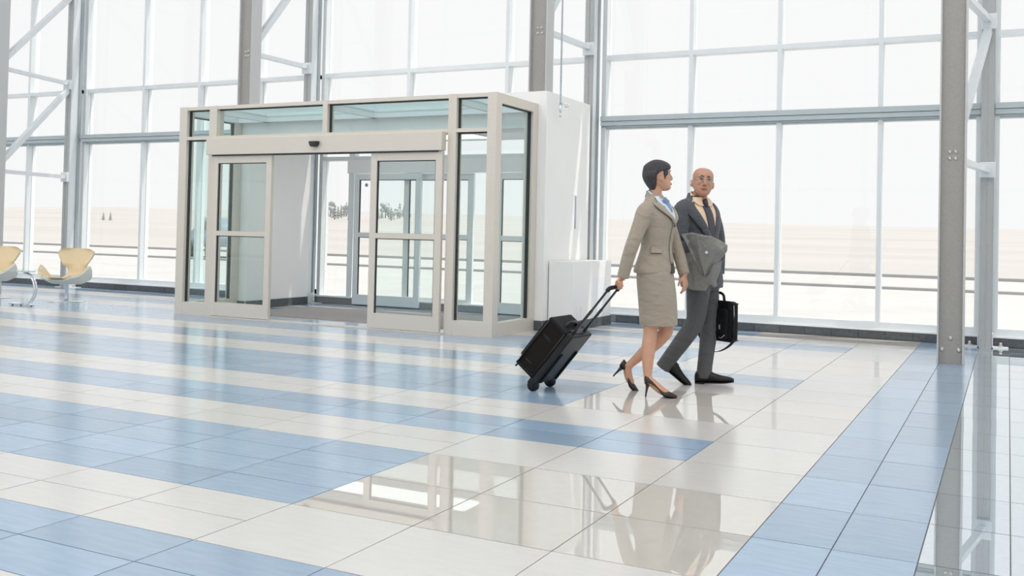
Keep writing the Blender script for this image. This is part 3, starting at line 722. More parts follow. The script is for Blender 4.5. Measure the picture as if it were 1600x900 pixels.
def hand(mb, wrist, d, thumb, curls, spread=.06, sc=1.0, thumb_in=.5, thumb_curl=.5):
    # d: wrist to knuckles, thumb: side the thumb leaves from; fingers curl towards n
    d = Vector(d).normalized(); t = Vector(thumb); t = (t-d*t.dot(d)).normalized(); n = d.cross(t) if True else None
    w = Vector(wrist)
    def L(x, y, z): return w+(d*x+t*y+n*z)*sc
    # palm
    ring = []
    for x, hw, hz in ((-.015, .021, .017), (.01, .025, .016), (.04, .036, .0155), (.07, .040, .0145), (.088, .038, .012)):
        ring.append([L(x, hw*math.cos(a)*(abs(math.cos(a))**-.25 if abs(math.cos(a)) > 1e-3 else 1), hz*math.sin(a)) for a in [2*PI*k/16 for k in range(16)]])
    mb.loft(ring)
    for i, (y, ln, r) in enumerate(((.0285, .070, .0085), (.0095, .078, .0088), (-.0095, .073, .0085), (-.028, .058, .0076))):
        c = curls[i]; x, z = .080, 0.0; ang = 0; pts = [(L(.066, y*.92, 0), r*1.02)]; yy = y
        segs = (ln*.46, ln*.31, ln*.23)
        pts.append((L(x, y, z), r*1.05))
        for s_, cc, rr in zip(segs, c, (1.0, .93, .82)):
            ang += cc
            for h in (.5, 1):
                x += s_*.5*math.cos(ang); z += s_*.5*math.sin(ang); yy += y*spread*.5*s_/.03*.3
                pts.append((L(x, yy, z), r*rr))
        e = pts[-1][0]; mb.tube([p for p, _ in pts], [r_*sc for _, r_ in pts], 10); mb.ell(e, (r*.8*sc,)*3, None, 8, 6)
    p = [(.012, .022, .004, .013), (.034, .044-.008*thumb_in, .012+.010*thumb_in, .0115), (.056, .058-.022*thumb_in, .018+.016*thumb_in, .0098), (.074+.004*thumb_in, .064-.034*thumb_in, .022+.020*thumb_curl, .0085), (.084, .064-.038*thumb_in, .024+.024*thumb_curl, .0062)]
    mb.tube([L(*q[:3]) for q in p], [q[3]*sc for q in p], 10)
    return mb

def head_parts(mb, c, yaw, tilt=0.0, nod=0.0, s=1.0, male=False):
    # head-local axes: +x faces forward, +y to the left, z up, centre between the ears
    R = Matrix.Rotation(yaw, 4, 'Z') @ Matrix.Rotation(nod, 4, 'Y') @ Matrix.Rotation(tilt, 4, 'X'); T = Matrix.Translation(Vector(c)) @ R @ Matrix.Diagonal((s, s, s, 1))
    h = MB(); wd = 1.07 if male else 1.0
    rows = crom([(-.117, .030, .062, .012), (-.112, .008, .077, .027), (-.100, -.014, .086, .042), (-.085, -.034, .088, .053), (-.065, -.056, .088, .062), (-.042, -.076, .087, .068), (-.018, -.094, .086, .072), (.012, -.105, .084, .075), (.034, -.108, .091, .076), (.062, -.104, .084, .075), (.090, -.088, .062, .065), (.110, -.060, .030, .044), (.120, -.03, 0, .015)], 3)
    rg = []
    for z_, xb, xf, hw in rows:
        cx = (xb+xf)/2; hx = (xf-xb)/2; r_ = []
        for k in range(28):
            t = 2*PI*k/28; c_, n_ = math.cos(t), math.sin(t); e = 2.25
            q = (abs(c_)**e+abs(n_)**e)**(-1/e); r_.append((cx+hx*q*c_, hw*wd*q*n_, z_))
        rg.append(r_)
    h.loft(rg)
    for y in (-1, 1):
        h.ell((.062, y*.036, -.018), (.022, .022, .022)); h.ell((.076, y*.030, .033), (.013, .024, .008), (0, 0, y*-.35))
        h.ell((.066, y*.024, -.058), (.020, .018, .020))
        h.ell((-.010, y*.078*wd, -.016), (.018, .0065, .029), (y*.12, .15, y*.55)); h.ell((.000, y*.070*wd, -.040), (.010, .006, .011))
        lp = [(-.010+.016*math.cos(t), y*(.083*wd-.009*math.cos(t)), -.015+.026*math.sin(t)-.15*.016*math.cos(t)) for t in [PI*(-.35+1.65*i/12) for i in range(13)]]
        h.tube(lp, .0042, 6)
        h.ell((.096, y*.0115, -.030), (.010, .009, .0075))
    h.tube([(.086, 0, .024), (.094, 0, .004), (.105, 0, -.018), (.106, 0, -.027), (.094, 0, -.035)], [.008, .0095, .0115, .0120, .009], 10)
    h.ell((.078, 0, -.093), (.014, .022, .014)); h.ell((.086, 0, -.061), (.0105, .020, .0075)); h.ell((.086, 0, -.0715), (.0105, .018, .0075))
    h.tube([(-.026, 0, -.02), (-.028, 0, -.08), (-.034, 0, -.15)], [.054, .052, .056] if male else [.046, .042, .043], 18)
    mb.add([T @ Vector(v) for v in h.v], h.f, True)
    return T
def face_details(T, parent, male=False, skin='skin_woman'):
    def tf(mb): mb.v = [tuple(T @ Vector(v)) for v in mb.v]; return mb
    for y in (-1, 1):
        e = tf(MB().ell((.0740, y*.031, .012), (.0100, .0140, .0058), (0, 0, y*-.3), 14, 10)).build('eye', 'eye_white', parent)
        tf(MB().ell((.0820, y*.0315, .0115), (.0032, .0055, .0052), None, 10, 8)).build('iris', 'eye_dark', e)
        tf(MB().tube(crom([(.0830, y*.017, .0165), (.0855, y*.030, .0200), (.076, y*.046, .0145)], 4), [.0022]*9, 6)).build('eyelid', 'brow_dark', parent)
        tf(MB().tube(crom([(.0915, y*.014, .0345), (.0905, y*.030, .0390), (.077, y*.050, .031)], 4), [.0022, .0030, .0034, .0035, .0034, .0030, .0026, .0020, .0014], 8)).build('eyebrow', 'brow_dark', parent)
    tf(MB().tube(crom([(.081, -.0275, -.0585), (.096, -.012, -.0662), (.0985, 0, -.0665), (.096, .012, -.0662), (.081, .0275, -.0585)], 3), .0022, 8)).build('mouth', 'mouth_line', parent)
    tf(MB().tube(crom([(.085, -.022, -.0635), (.0965, -.010, -.0612), (.098, 0, -.0622), (.0965, .010, -.0612), (.085, .022, -.0635)], 3), [.0012]+[.0026]*11+[.0012], 8)).build('lip', 'lip_tone', parent)
    tf(MB().tube(crom([(.085, -.020, -.0665), (.0965, -.010, -.0708), (.0985, 0, -.0722), (.0965, .010, -.0708), (.085, .020, -.0665)], 3), [.0012]+[.0032]*11+[.0012], 8)).build('lip', 'lip_tone', parent)

def pump(parent, origin, yaw, pitch, name='shoe'):
    # high heel; local x from heel to toe, ground z = 0 when pitch = 0
    T = Matrix.Translation(Vector(origin)) @ Matrix.Rotation(yaw, 4, 'Z') @ Matrix.Translation((.15, 0, 0)) @ Matrix.Rotation(pitch, 4, 'Y') @ Matrix.Translation((-.15, 0, 0))
    st = [(-.012, .098, .012, .045), (-.004, .094, .024, .058), (.03, .088, .029, .046), (.07, .066, .029, .034), (.105, .036, .033, .030), (.135, .012, .038, .034), (.160, .005, .039, .042), (.185, .004, .033, .033), (.208, .005, .022, .023), (.222, .008, .008, .011)]
    st = crom(st, 3); rings = []
    for x, z, hw, h in st:
        rings.append([T @ Vector((x, hw*math.cos(a)*(1-.12*max(0, math.sin(a))), z+h*(.5+.5*math.copysign(abs(math.sin(a))**.7, math.sin(a))))) for a in [2*PI*k/18 for k in range(18)]])
    sh = MB().loft(rings).build(name, 'pump_brown', parent)
    MB().tube([T @ Vector(p) for p in ((.012, 0, .095), (.006, 0, .06), (.000, 0, .02), (-.002, 0, 0))], [.019, .0095, .0062, .0058], 10).build('heel', 'pump_brown', sh)
    MB().loft([[T @ Vector((x, hw*.93*math.cos(a), z-.001+.003*math.sin(a))) for a in [2*PI*k/14 for k in range(14)]] for x, z, hw, h in st]).build('sole', 'shoe_sole', sh)
    return T
def derby(parent, origin, yaw, pitch):
    T = Matrix.Translation(Vector(origin)) @ Matrix.Rotation(yaw, 4, 'Z') @ Matrix.Translation((.21, 0, 0)) @ Matrix.Rotation(pitch, 4, 'Y') @ Matrix.Translation((-.21, 0, 0))
    st = crom([(-.004, .012, .020, .055), (.010, .010, .035, .085), (.05, .010, .037, .098), (.10, .010, .036, .092), (.15, .010, .042, .072), (.20, .010, .047, .056), (.25, .012, .043, .044), (.285, .014, .030, .032), (.300, .018, .010, .016)], 3)
    rings = [[T @ Vector((x, hw*math.cos(a)*(1-.25*max(0, math.sin(a))), z+h*(.5+.5*math.copysign(abs(math.sin(a))**.8, math.sin(a))))) for a in [2*PI*k/18 for k in range(18)]] for x, z, hw, h in st]
    sh = MB().loft(rings).build('shoe', 'shoe_black', parent)
    MB().loft([[T @ Vector((x, hw*1.06*math.cos(a), .006+.006*math.sin(a)+max(0, (x-.22))*.10)) for a in [2*PI*k/16 for k in range(16)]] for x, z, hw, h in st]).build('sole', 'shoe_sole', sh)
    MB().box((0, 0, 0), (.001, .001, .001)) if False else None
    hb = MB(); hb.loft([[T @ Vector((x, w_*s_, zz)) for x, s_, w_ in ((-.002, -1, .026), (.07, -1, .034), (.07, 1, .034), (-.002, 1, .026))] for zz in (-.010, .006)], True, False); hb.build('heel', 'shoe_sole', sh)
    for i in range(4):
        x = .115+.018*i; MB().tube([T @ Vector((x, -.018, .093-.0125*i)), T @ Vector((x+.004, 0, .100-.0125*i)), T @ Vector((x, .018, .093-.0125*i))], .003, 6).build('lace', 'shoe_sole', sh)
    return T

# ---------------------------------------------------------------- woman
WY = D2R(-24)
wt = Torso([(.50, .022, 0, .10, .08), (.80, 0, 0, .16, .115), (.92, -.012, 0, .178, .122), (1.08, -.002, 0, .136, .090), (1.20, .004, 0, .152, .103), (1.29, .006, 0, .160, .108), (1.36, -.010, 0, .145, .080), (1.40, -.020, 0, .10, .06), (1.44, -.022, 0, .05, .05)], WY, 2.1)
wb = MB(); wt.loft(wb, 28)
WHEAD = (.004, .01, 1.597)
WT = head_parts(wb, WHEAD, D2R(20), D2R(-2), D2R(-6), .93)
limb(wb, [(-.026, 0, 1.39, .052), (-.020, .005, 1.45, .044), (-.012, .008, 1.52, .042)])
# arms
limb(wb, [(-.085, -.135, 1.345, .05), (-.13, -.175, 1.22, .042), (-.178, -.20, 1.085, .036), (-.215, -.19, .95, .033), (-.238, -.175, .865, .024), (-.246, -.168, .838, .022)])
limb(wb, [(.03, .135, 1.345, .05), (.09, .165, 1.22, .042), (.138, .165, 1.10, .036), (.178, .135, .97, .033), (.202, .112, .885, .024), (.206, .108, .862, .022)])
# legs
limb(wb, [(-.01, -.075, .80, .075), (-.016, -.070, .66, .062), (-.034, -.074, .51, .055), (-.037, -.080, .44, .050), (-.046, -.095, .35, .0515), (-.050, -.112, .24, .041), (-.048, -.132, .135, .029), (-.042, -.140, .105, .031)], 4, 20)
limb(wb, [(-.042, -.140, .118, .032), (.0, -.148, .088, .031), (.05, -.156, .050, .030), (.10, -.163, .030, .022)])
limb(wb, [(.02, .075, .80, .075), (.045, .075, .66, .062), (.078, .080, .475, .055), (.050, .088, .41, .050), (-.015, .092, .345, .050), (-.085, .098, .285, .043), (-.158, .104, .215, .031), (-.190, .106, .185, .031)], 4, 20)
limb(wb, [(-.195, .106, .195, .032), (-.200, .108, .150, .031), (-.188, .110, .09, .030), (-.165, .112, .045, .022)])
# hands: near one closed round the suitcase grip, far one hanging relaxed
g = GRIP
hand(wb, (-.247, -.166, .842), Vector((g.x+.012, g.y+.0, g.z+.024))-Vector((-.247, -.166, .842)), (.30, .90, -.1), [(1.15, 1.35, .8)]*4, .0, .92, .9, .6)
hand(wb, (.206, .108, .866), (.10, -.08, -1), (-.5, -.75, 0), [(.25, .35, .25), (.32, .4, .3), (.38, .45, .3), (.42, .5, .35)], .05, .90, .3, .4)
woman = fuse(wb, 'person', 'skin_woman', vox=.0042, smooth=4); woman.matrix_world = WM
tag(woman, 'woman in a tan skirt suit walking and pulling the black suitcase', 'person')
face_details(WT, woman)
# hair: cropped cap with a full back and a fringe
hb_ = MB()
def th(mb): mb.v = [tuple(WT @ Vector(v)) for v in mb.v]; return mb
hr = crom([(-.105, -.070, -.042, .030), (-.085, -.088, -.038, .048), (-.055, -.106, -.030, .064), (-.02, -.121, -.022, .079), (.008, -.128, -.018, .086), (.022, -.128, .004, .088), (.034, -.128, .022, .088), (.042, -.127, .082, .088), (.062, -.124, .1005, .088), (.088, -.115, .094, .082), (.108, -.095, .072, .068), (.126, -.062, .036, .046), (.136, -.03, .0, .014)], 3)
rg = []
for z_, xb, xf, hw in hr:
    cx = (xb+xf)/2; hx = (xf-xb)/2; r_ = []
    for k in range(32):
        t = 2*PI*k/32; c_, n_ = math.cos(t), math.sin(t); q = (abs(c_)**2.3+abs(n_)**2.3)**(-1/2.3); j = 1+.012*math.sin(9*t+z_*60)
        r_.append((cx+hx*q*c_*j, hw*q*n_*j, z_))
    rg.append(r_)
hb_.loft(rg)
for y in (-1, 1):
    hb_.ell((.034, y*.070, .022), (.022, .011, .030), (0, .3, 0)); hb_.tube([(.024, y*.072, .02), (.026, y*.071, -.012), (.023, y*.069, -.034)], [.009, .007, .002], 8)
hair = fuse(th(hb_), 'hair', 'hair_dark', woman, vox=.0036, smooth=4)
# jacket
jt = Torso([(.885, -.016, 0, .186, .138), (.92, -.014, 0, .188, .136), (1.00, -.008, 0, .166, .116), (1.085, -.002, 0, .150, .102), (1.18, .002, 0, .160, .110), (1.28, .006, 0, .172, .122), (1.345, -.004, 0, .172, .104), (1.385, -.012, 0, .146, .084), (1.42, -.018, 0, .108, .070), (1.445, -.022, 0, .078, .062), (1.465, -.024, 0, .062, .056)], WY, 2.25)
jb = MB(); jt.loft(jb)
limb(jb, [(-.062, -.105, 1.352, .066), (-.092, -.145, 1.325, .064), (-.118, -.170, 1.25, .058), (-.150, -.190, 1.16, .053), (-.182, -.202, 1.07, .050), (-.212, -.192, .965, .047), (-.240, -.174, .852, .043)])
limb(jb, [(.010, .105, 1.352, .066), (.045, .140, 1.325, .064), (.078, .158, 1.25, .058), (.112, .168, 1.16, .053), (.142, .166, 1.08, .049), (.176, .138, .98, .046), (.203, .112, .878, .042)])
jacket = fuse(jb, 'jacket', 'suit_tan', woman, vox=.006, smooth=5)
# cuffs, shirt, lapels, collar, pocket flaps, front edge
jt.patch('shirt', 'shirt_blue', woman, lin(1.26, D2R(-1), 1.43, D2R(-52)), lin(1.26, D2R(1), 1.43, D2R(52)), 1.265, 1.432, .004, .004)
for s in (-1, 1):
    lp = jt.patch('lapel', 'suit_tan', woman, lin(1.25, s*D2R(-4), 1.425, s*D2R(40)), lin(1.25, s*D2R(4), 1.425, s*D2R(78)), 1.25, 1.40, .011, .005, bulge=.004)
    jt.patch('shirt_collar', 'shirt_blue', woman, lin(1.36, s*D2R(14), 1.44, s*D2R(38)), lin(1.36, s*D2R(20), 1.46, s*D2R(70)), 1.375, 1.447, .014, .004)
    jt.patch('lapel_edge', 'suit_tan_dark', lp, lin(1.25, s*D2R(4), 1.425, s*D2R(78)), lin(1.25, s*D2R(5.5), 1.425, s*D2R(80)), 1.27, 1.40, .010, .003, nt=1)
    fl_ = jt.patch('pocket_flap', 'suit_tan', woman, lambda z, s=s: s*D2R(38), lambda z, s=s: s*D2R(76), 1.035, 1.082, .007, .004)
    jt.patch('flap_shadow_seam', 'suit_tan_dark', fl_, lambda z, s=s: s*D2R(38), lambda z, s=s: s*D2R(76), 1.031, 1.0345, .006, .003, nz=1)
jt.patch('front_placket', 'suit_tan', woman, lambda z: D2R(-5), lambda z: D2R(9), .96, 1.26, .006, .004)
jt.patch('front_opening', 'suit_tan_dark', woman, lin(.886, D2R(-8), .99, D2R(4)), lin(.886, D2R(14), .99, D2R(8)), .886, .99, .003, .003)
for z in (1.235,): MB().tube([jt.P(D2R(-1), z, .010), jt.P(D2R(-1), z, .017)], .009, 12).build('button', 'suit_tan_dark', woman)
# stand-up collar round the back of the neck and a knotted scarf at the throat
def stand_collar(parent, name, m, c, yaw, r, a0, zb, zf, hb, hf, out=.010, th=.006):
    # band round the neck, open at the front by a0 on each side; higher at the back
    mb = MB(); n = 28; rows = [[], [], [], []]
    for k in range(n+1):
        a = a0+(2*PI-2*a0)*k/n; f = (1-math.cos(a))/2; z = zf+(zb-zf)*f; h_ = hf+(hb-hf)*f
        for i, (rr_, dz) in enumerate(((r+out, 0), (r, h_), (r+th, h_), (r+out+th, 0))):
            v = rotz(Vector((rr_*math.cos(a), rr_*1.04*math.sin(a), 0)), yaw); rows[i].append(Vector((c[0]+v.x, c[1]+v.y, z+dz)))
    N = n+1; mb.add(rows[0]+rows[1]+rows[2]+rows[3], [(i*N+k, i*N+k+1, ((i+1) % 4)*N+k+1, ((i+1) % 4)*N+k) for i in range(4) for k in range(n)]+[(0, N, 2*N, 3*N), (n, N+n, 2*N+n, 3*N+n)], True)
    return mb.build(name, m, parent)
stand_collar(woman, 'collar', 'suit_tan', (-.020, .004), WY, .058, D2R(62), 1.445, 1.405, .048, .020, .012)
stand_collar(woman, 'shirt_band', 'shirt_blue', (-.016, .004), WY, .050, D2R(25), 1.452, 1.405, .050, .030, .006)
sc_ = MB()
for a, z, r in ((0, 1.418, .019), (-.30, 1.410, .016), (.30, 1.412, .016), (-.05, 1.398, .016), (.04, 1.378, .015), (0, 1.36, .014), (0, 1.342, .012)):
    p = jt.P(a, z, .008); sc_.ell(p, (r, r, r*1.15))
fuse(sc_, 'scarf', 'scarf_blue', woman, vox=.004, smooth=7)
# skirt
sk = Torso([(.508, .022, 0, .160, .134), (.515, .022, 0, .160, .135), (.60, .018, 0, .166, .136), (.72, .008, 0, .176, .136), (.84, -.006, 0, .182, .132), (.93, -.012, 0, .170, .122), (.98, -.01, 0, .150, .105)], D2R(-14), 2.3)
ks = MB(); N = 36; zz = sk.zs
outer = [[sk.P(2*PI*k/N, z) for k in range(N)] for z in zz]; inner = [[sk.P(2*PI*k/N, z, -.006) for k in range(N)] for z in zz]
ks.loft(inner[::-1]+outer, False);
ks.build('skirt', 'suit_tan', woman)
pump(woman, (-.058, -.146, 0), D2R(-6), 0); pump(woman, (-.330, .106, .014), D2R(2), D2R(34))

# ---------------------------------------------------------------- man
MY = D2R(-42)
mt = Torso([(.74, -.035, 0, .15, .10), (.85, -.04, 0, .165, .115), (1.05, -.055, 0, .150, .105), (1.22, -.07, 0, .165, .115), (1.34, -.085, 0, .168, .090), (1.40, -.09, 0, .12, .065), (1.44, -.09, 0, .06, .055)], MY, 2.2)
mb_ = MB(); mt.loft(mb_, 28)
MHEAD = (-.038, -.035, 1.586)
MT = head_parts(mb_, MHEAD, D2R(-78), D2R(-6), D2R(-5), .985, True)
limb(mb_, [(-.080, 0, 1.40, .060), (-.068, -.010, 1.46, .053), (-.052, -.018, 1.53, .052)])
limb(mb_, [(-.185, -.125, 1.36, .055), (-.195, -.17, 1.24, .047), (-.19, -.20, 1.11, .042), (-.10, -.27, 1.085, .036), (-.01, -.34, 1.085, .028), (.012, -.355, 1.085, .026)])
hand(mb_, (.012, -.355, 1.085), (.74, -.66, -.1), (.2, .2, 1), [(.5, .6, .4)]*4, .02, .98, .4, .5)
limb(mb_, [(.018, .125, 1.36, .055), (.062, .165, 1.24, .047), (.092, .175, 1.12, .041), (.100, .155, .98, .036), (.100, .135, .86, .027), (.099, .132, .838, .025)])
hand(mb_, (.099, .130, .842), (-.06, -.05, -1), (.66, -.74, 0), [(1.1, 1.3, .8)]*4, .0, 1.0, .8, .6)
limb(mb_, [(-.055, -.085, .84, .085), (-.062, -.095, .66, .076), (-.078, -.100, .49, .058), (-.16, -.095, .36, .052), (-.27, -.082, .20, .038), (-.315, -.08, .12, .036)], 4, 18)
limb(mb_, [(.0, .085, .84, .085), (.020, .075, .66, .076), (.030, .06, .47, .058), (.018, .045, .30, .050), (.000, .03, .14, .036), (-.005, .03, .07, .036)], 4, 18)
man = fuse(mb_, 'person', 'skin_man', vox=.0042, smooth=4); man.matrix_world = MM
tag(man, 'bald man in a charcoal suit and glasses walking beside the woman', 'person')
face_details(MT, man, True)
def tm(mb): mb.v = [tuple(MT @ Vector(v)) for v in mb.v]; return mb
gl = tm(MB().tube([(.098, -.012, .016), (.101, 0, .019), (.098, .012, .016)], .0013, 6)).build('glasses', 'wire_silver', man)
for y in (-1, 1):
    rim = [(.097-.010*abs(.0245*math.cos(a)+.031-.031)/.03-.012*max(0, math.cos(a)), y*(.0325+.0235*math.cos(a)), .010+.0155*math.sin(a)*(1 if math.sin(a) > 0 else 1.05)) for a in [2*PI*k/24 for k in range(24)]]
    tm(MB().tube(rim+rim[:1], .0009, 6, False)).build('rim', 'wire_silver', gl)
    ln = MB(); ln.add([(x, yy, zz_) for x, yy, zz_ in rim]+[(x-.0012, yy, zz_) for x, yy, zz_ in rim], [tuple(range(24)), tuple(range(47, 23, -1))]+[(i, (i+1) % 24, 24+(i+1) % 24, 24+i) for i in range(24)])
    tm(ln).build('lens', 'lens', gl)
    tm(MB().tube([(.085, y*.056, .015), (.060, y*.074, .018), (.0, y*.080, .016), (-.015, y*.079, .004)], .0016, 6)).build('temple_arm', 'wire_silver', gl)
# jacket
mj = Torso([(.76, -.030, 0, .182, .135), (.84, -.035, 0, .186, .138), (.98, -.045, 0, .172, .128), (1.08, -.055, 0, .166, .124), (1.22, -.068, 0, .182, .134), (1.335, -.080, 0, .194, .120), (1.395, -.086, 0, .182, .094), (1.435, -.088, 0, .136, .078), (1.465, -.084, 0, .088, .070), (1.485, -.080, 0, .068, .064)], MY, 2.3)
jb = MB(); mj.loft(jb)
limb(jb, [(-.150, -.085, 1.390, .072), (-.190, -.125, 1.358, .073), (-.202, -.165, 1.26, .067), (-.205, -.195, 1.15, .062), (-.185, -.215, 1.085, .060), (-.11, -.268, 1.075, .056), (-.005, -.345, 1.078, .046)])
limb(jb, [(-.012, .085, 1.385, .070), (.020, .125, 1.352, .070), (.062, .158, 1.25, .065), (.090, .172, 1.13, .058), (.098, .158, .99, .052), (.100, .136, .865, .046)])
fuse(jb, 'jacket', 'suit_grey', man, vox=.006, smooth=5)
mj.patch('shirt', 'shirt_peach', man, lin(1.10, D2R(-1), 1.45, D2R(-50)), lin(1.10, D2R(1), 1.45, D2R(50)), 1.105, 1.458, .004, .004, nz=20)
for s in (-1, 1):
    lp = mj.patch('lapel', 'suit_grey', man, lin(1.09, s*D2R(-5), 1.45, s*D2R(40)), lin(1.09, s*D2R(6), 1.45, s*D2R(80)), 1.09, 1.43, .012, .005, nz=20, bulge=.005)
    mj.patch('lapel_edge', 'suit_grey_dark', lp, lin(1.09, s*D2R(5.5), 1.45, s*D2R(80)), lin(1.09, s*D2R(7), 1.45, s*D2R(83)), 1.11, 1.42, .012, .004, nz=20, nt=1)
    mj.patch('shirt_collar', 'shirt_peach', man, lin(1.40, s*D2R(8), 1.475, s*D2R(16)), lin(1.40, s*D2R(20), 1.475, s*D2R(66)), 1.40, 1.468, .014, .004)
mj.patch('tie', 'tie_dark', man, lin(1.10, D2R(-9), 1.43, D2R(-11)), lin(1.10, D2R(10), 1.43, D2R(11)), 1.11, 1.425, .012, .004, nz=16)
kn = MB(); p = mj.P(0, 1.425, .020); kn.tube([mj.P(0, 1.446, .012), p, mj.P(0, 1.395, .020)], [.023, .020, .013], 12); kn.build('tie_knot', 'tie_dark', man)
stand_collar(man, 'collar', 'suit_grey', (-.076, -.004), MY, .070, D2R(60), 1.462, 1.425, .046, .020, .014)
stand_collar(man, 'shirt_band', 'shirt_peach', (-.066, -.012), MY, .060, D2R(12), 1.468, 1.418, .052, .036, .006)
# trousers
tr = MB()
tp = Torso([(.74, -.03, 0, .15, .11), (.80, -.035, 0, .172, .125), (.90, -.04, 0, .165, .118), (.98, -.045, 0, .15, .11)], MY, 2.2); tp.loft(tr)
limb(tr, [(-.055, -.085, .84, .100), (-.062, -.095, .66, .087), (-.080, -.102, .49, .071), (-.155, -.096, .365, .068), (-.245, -.084, .235, .062), (-.322, -.078, .118, .060)], 4, 20)
limb(tr, [(.0, .085, .84, .100), (.020, .075, .66, .087), (.032, .06, .47, .071), (.020, .045, .30, .064), (.004, .03, .14, .060), (-.002, .03, .045, .062)], 4, 20)
# soft creases at knee and hem
for q in ((-.075, -.155, .53, .3), (-.085, -.155, .47, -.2), (-.10, -.150, .44, -.5)):
    tr.tube([(q[0]-.05, q[1]+.02, q[2]-.02), (q[0], q[1]-.012, q[2]), (q[0]+.05, q[1]+.02, q[2]+.02+q[3]*.05)], [.006, .014, .006], 8)
fuse(tr, 'trousers', 'trouser_grey', man, vox=.007, smooth=4)
derby(man, (-.068, .02, 0.010), D2R(-2), D2R(-3)); derby(man, (-.395, -.075, .020), D2R(0), D2R(38))
# ---------------------------------------------------------------- coat over the man's arm
def MMt(o): o.matrix_world = MM; return o
ct = MB()
# body of the folded coat: hangs over the near forearm, in the man's own axes
def slab(poly, y0, y1, bulge=.03):
    # poly (x, z) outline; cloth slab whose depth follows the forearm (further forward at larger x)
    def yy(x, f): return (y0 if f == 0 else y1)-(.66 if f == 0 else .45)*(x+.19)
    n = len(poly); cx = sum(p[0] for p in poly)/n; cz = sum(p[1] for p in poly)/n
    ring0 = [Vector((x, yy(x, 0), z)) for x, z in poly]; ring1 = [Vector((x, yy(x, 1), z)) for x, z in poly]
    inner0 = [Vector((cx+(x-cx)*.6, yy(x, 0)-bulge, cz+(z-cz)*.6)) for x, z in poly]; inner1 = [Vector((cx+(x-cx)*.6, yy(x, 1)+bulge, cz+(z-cz)*.6)) for x, z in poly]
    ct_ = [inner0, ring0, ring1, inner1]; return ct_
coat = tag(empty('draped_coat'), 'grey wool overcoat folded over the bald man\'s forearm', 'coat'); coat.matrix_world = MM
b1 = MB(); b1.loft(slab([(-.195, 1.175), (-.11, 1.19), (.02, 1.165), (.09, 1.135), (.15, 1.105), (.152, 1.06), (.10, .99), (.02, .90), (-.015, .84), (-.045, .87), (-.09, 1.0), (-.15, 1.10)], -.300, -.175, .030))
for p, q, r in (((-.17, -.325, 1.16), (-.035, -.43, .88), .014), ((-.05, -.415, 1.16), (.05, -.475, .96), .016), ((.135, -.51, 1.08), (.0, -.44, .88), .016)):
    b1.tube([p, [(a+b)/2+(0, -.012, .012)[i] for i, (a, b) in enumerate(zip(p, q))], q], [r*.6, r, r*.6], 10)
fuse(b1, 'upper_fold', 'coat_grey', coat, vox=.007, smooth=5)
b2 = MB(); b2.loft(slab([(-.20, 1.10), (-.14, 1.09), (-.08, .98), (.0, .86), (.05, .86), (.10, .98), (.12, 1.0), (.10, .90), (.075, .83), (.02, .79), (.0, .755), (-.09, .752), (-.185, .775), (-.205, .85), (-.195, .98)], -.272, -.150, .022))
b2.tube([(-.16, -.305, 1.0), (-.12, -.33, .88), (-.10, -.34, .77)], [.01, .02, .012], 10)
b2.tube([(.02, -.42, .85), (.055, -.44, .82), (.075, -.44, .79)], [.012, .022, .016], 10)
fuse(b2, 'lower_fold', 'coat_grey', coat, vox=.007, smooth=5)
b3_ = MB(); b3_.loft(slab([(-.075, 1.165), (.03, 1.168), (.10, 1.135), (.152, 1.10), (.148, 1.065), (.07, 1.01), (.005, .905), (-.005, .86), (-.03, .93), (-.06, 1.04)], -.345, -.29, .014)); fuse(b3_, 'collar_fold', 'coat_grey', coat, vox=.006, smooth=4)
ln_ = MB(); ln_.loft(slab([(-.135, 1.11), (-.115, 1.12), (-.05, .93), (-.02, .86), (-.045, .875), (-.085, .97)], -.338, -.310, .004)); fuse(ln_, 'lining_edge', 'coat_lining', coat, vox=.006, smooth=2)
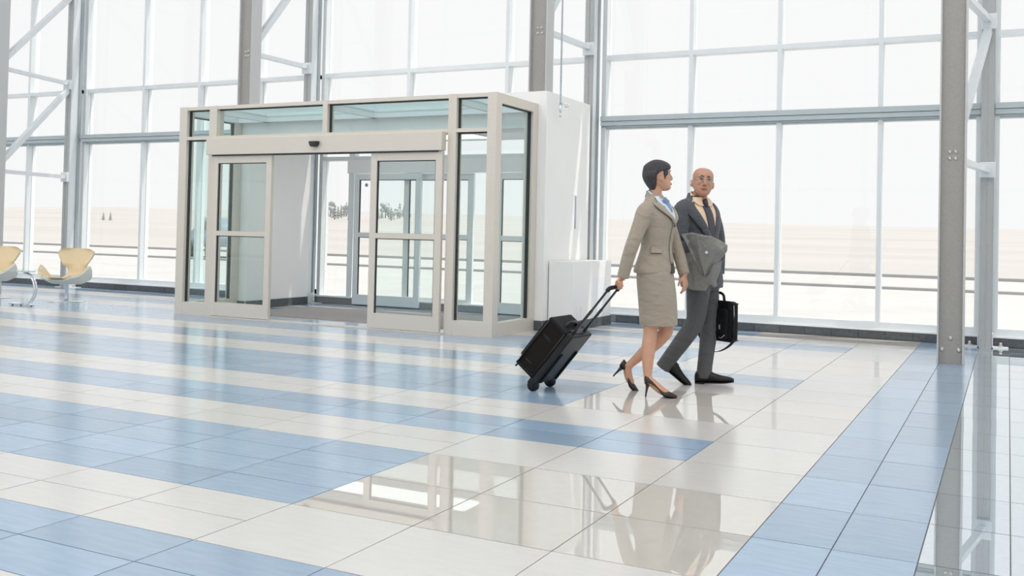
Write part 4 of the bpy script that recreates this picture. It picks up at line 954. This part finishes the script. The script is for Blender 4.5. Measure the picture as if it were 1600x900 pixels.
MB().tube([(.0, -.478, 1.045), (.002, -.492, 1.044)], .012, 5, smooth=False).build('label_tag', 'shirt_blue', coat)

# ---------------------------------------------------------------- briefcase in the man's far hand
mat('bag_black', (0.008, 0.009, 0.011), 0.65, spec=0.2, noise=(300, 0.4), bump=(900, 0.4))
bag = tag(empty('briefcase'), 'black soft laptop briefcase with a trailing strap carried by the bald man', 'briefcase')
bag.matrix_world = MM @ Matrix.Translation((.098, .115, 0)) @ Matrix.Rotation(D2R(-46), 4, 'Z')
MB().box((-.19, -.045, .335), (.19, .045, .655), .028).build('body', 'bag_black', bag)
MB().box((-.165, -.072, .36), (.165, -.04, .60), .016).build('front_pocket', 'bag_black', bag)
MB().box((-.185, -.055, .585), (.185, -.038, .66), .010).build('top_flap', 'bag_black', bag)
MB().box((-.12, -.080, .40), (.12, -.068, .53), .008).build('small_pocket', 'bag_black', bag)
for z in (.352, .638): MB().tube([(.192, -.03, z), (.197, 0, z), (.192, .03, z)], .005, 8).build('piping', 'plastic_black', bag)
MB().tube(crom([(-.07, 0, .65), (-.062, 0, .695), (-.03, 0, .715), (.03, 0, .715), (.062, 0, .695), (.07, 0, .65)], 3), .011, 10).build('handle', 'plastic_black', bag)
MB().tube([(.193, -.02, .36), (.199, -.02, .50), (.193, -.02, .63)], .0035, 6).build('zip', 'zip_steel', bag)
for q in ((.197, -.01, .48), (.10, -.078, .455)): MB().box((q[0]-.006, q[1]-.004, q[2]-.018), (q[0]+.006, q[1]+.004, q[2]+.018), .002).build('zip_pull', 'zip_steel', bag)
MB().tube(crom([(.09, -.074, .375), (.12, -.083, .368), (.150, -.074, .395)], 4), .003, 6).build('zip', 'zip_steel', bag)
st = crom([(.19, 0, .60), (.204, -.01, .50), (.198, -.02, .36), (.12, -.03, .285), (.0, -.02, .245), (-.10, 0, .26), (-.185, 0, .34), (-.192, 0, .5)], 4)
s_ = MB(); s_.loft([[Vector(p)+Vector((0, y, z)) for y, z in ((-.018, -.002), (.018, -.002), (.018, .002), (-.018, .002))] for p in st], True, False); s_.build('shoulder_strap', 'bag_black', bag)
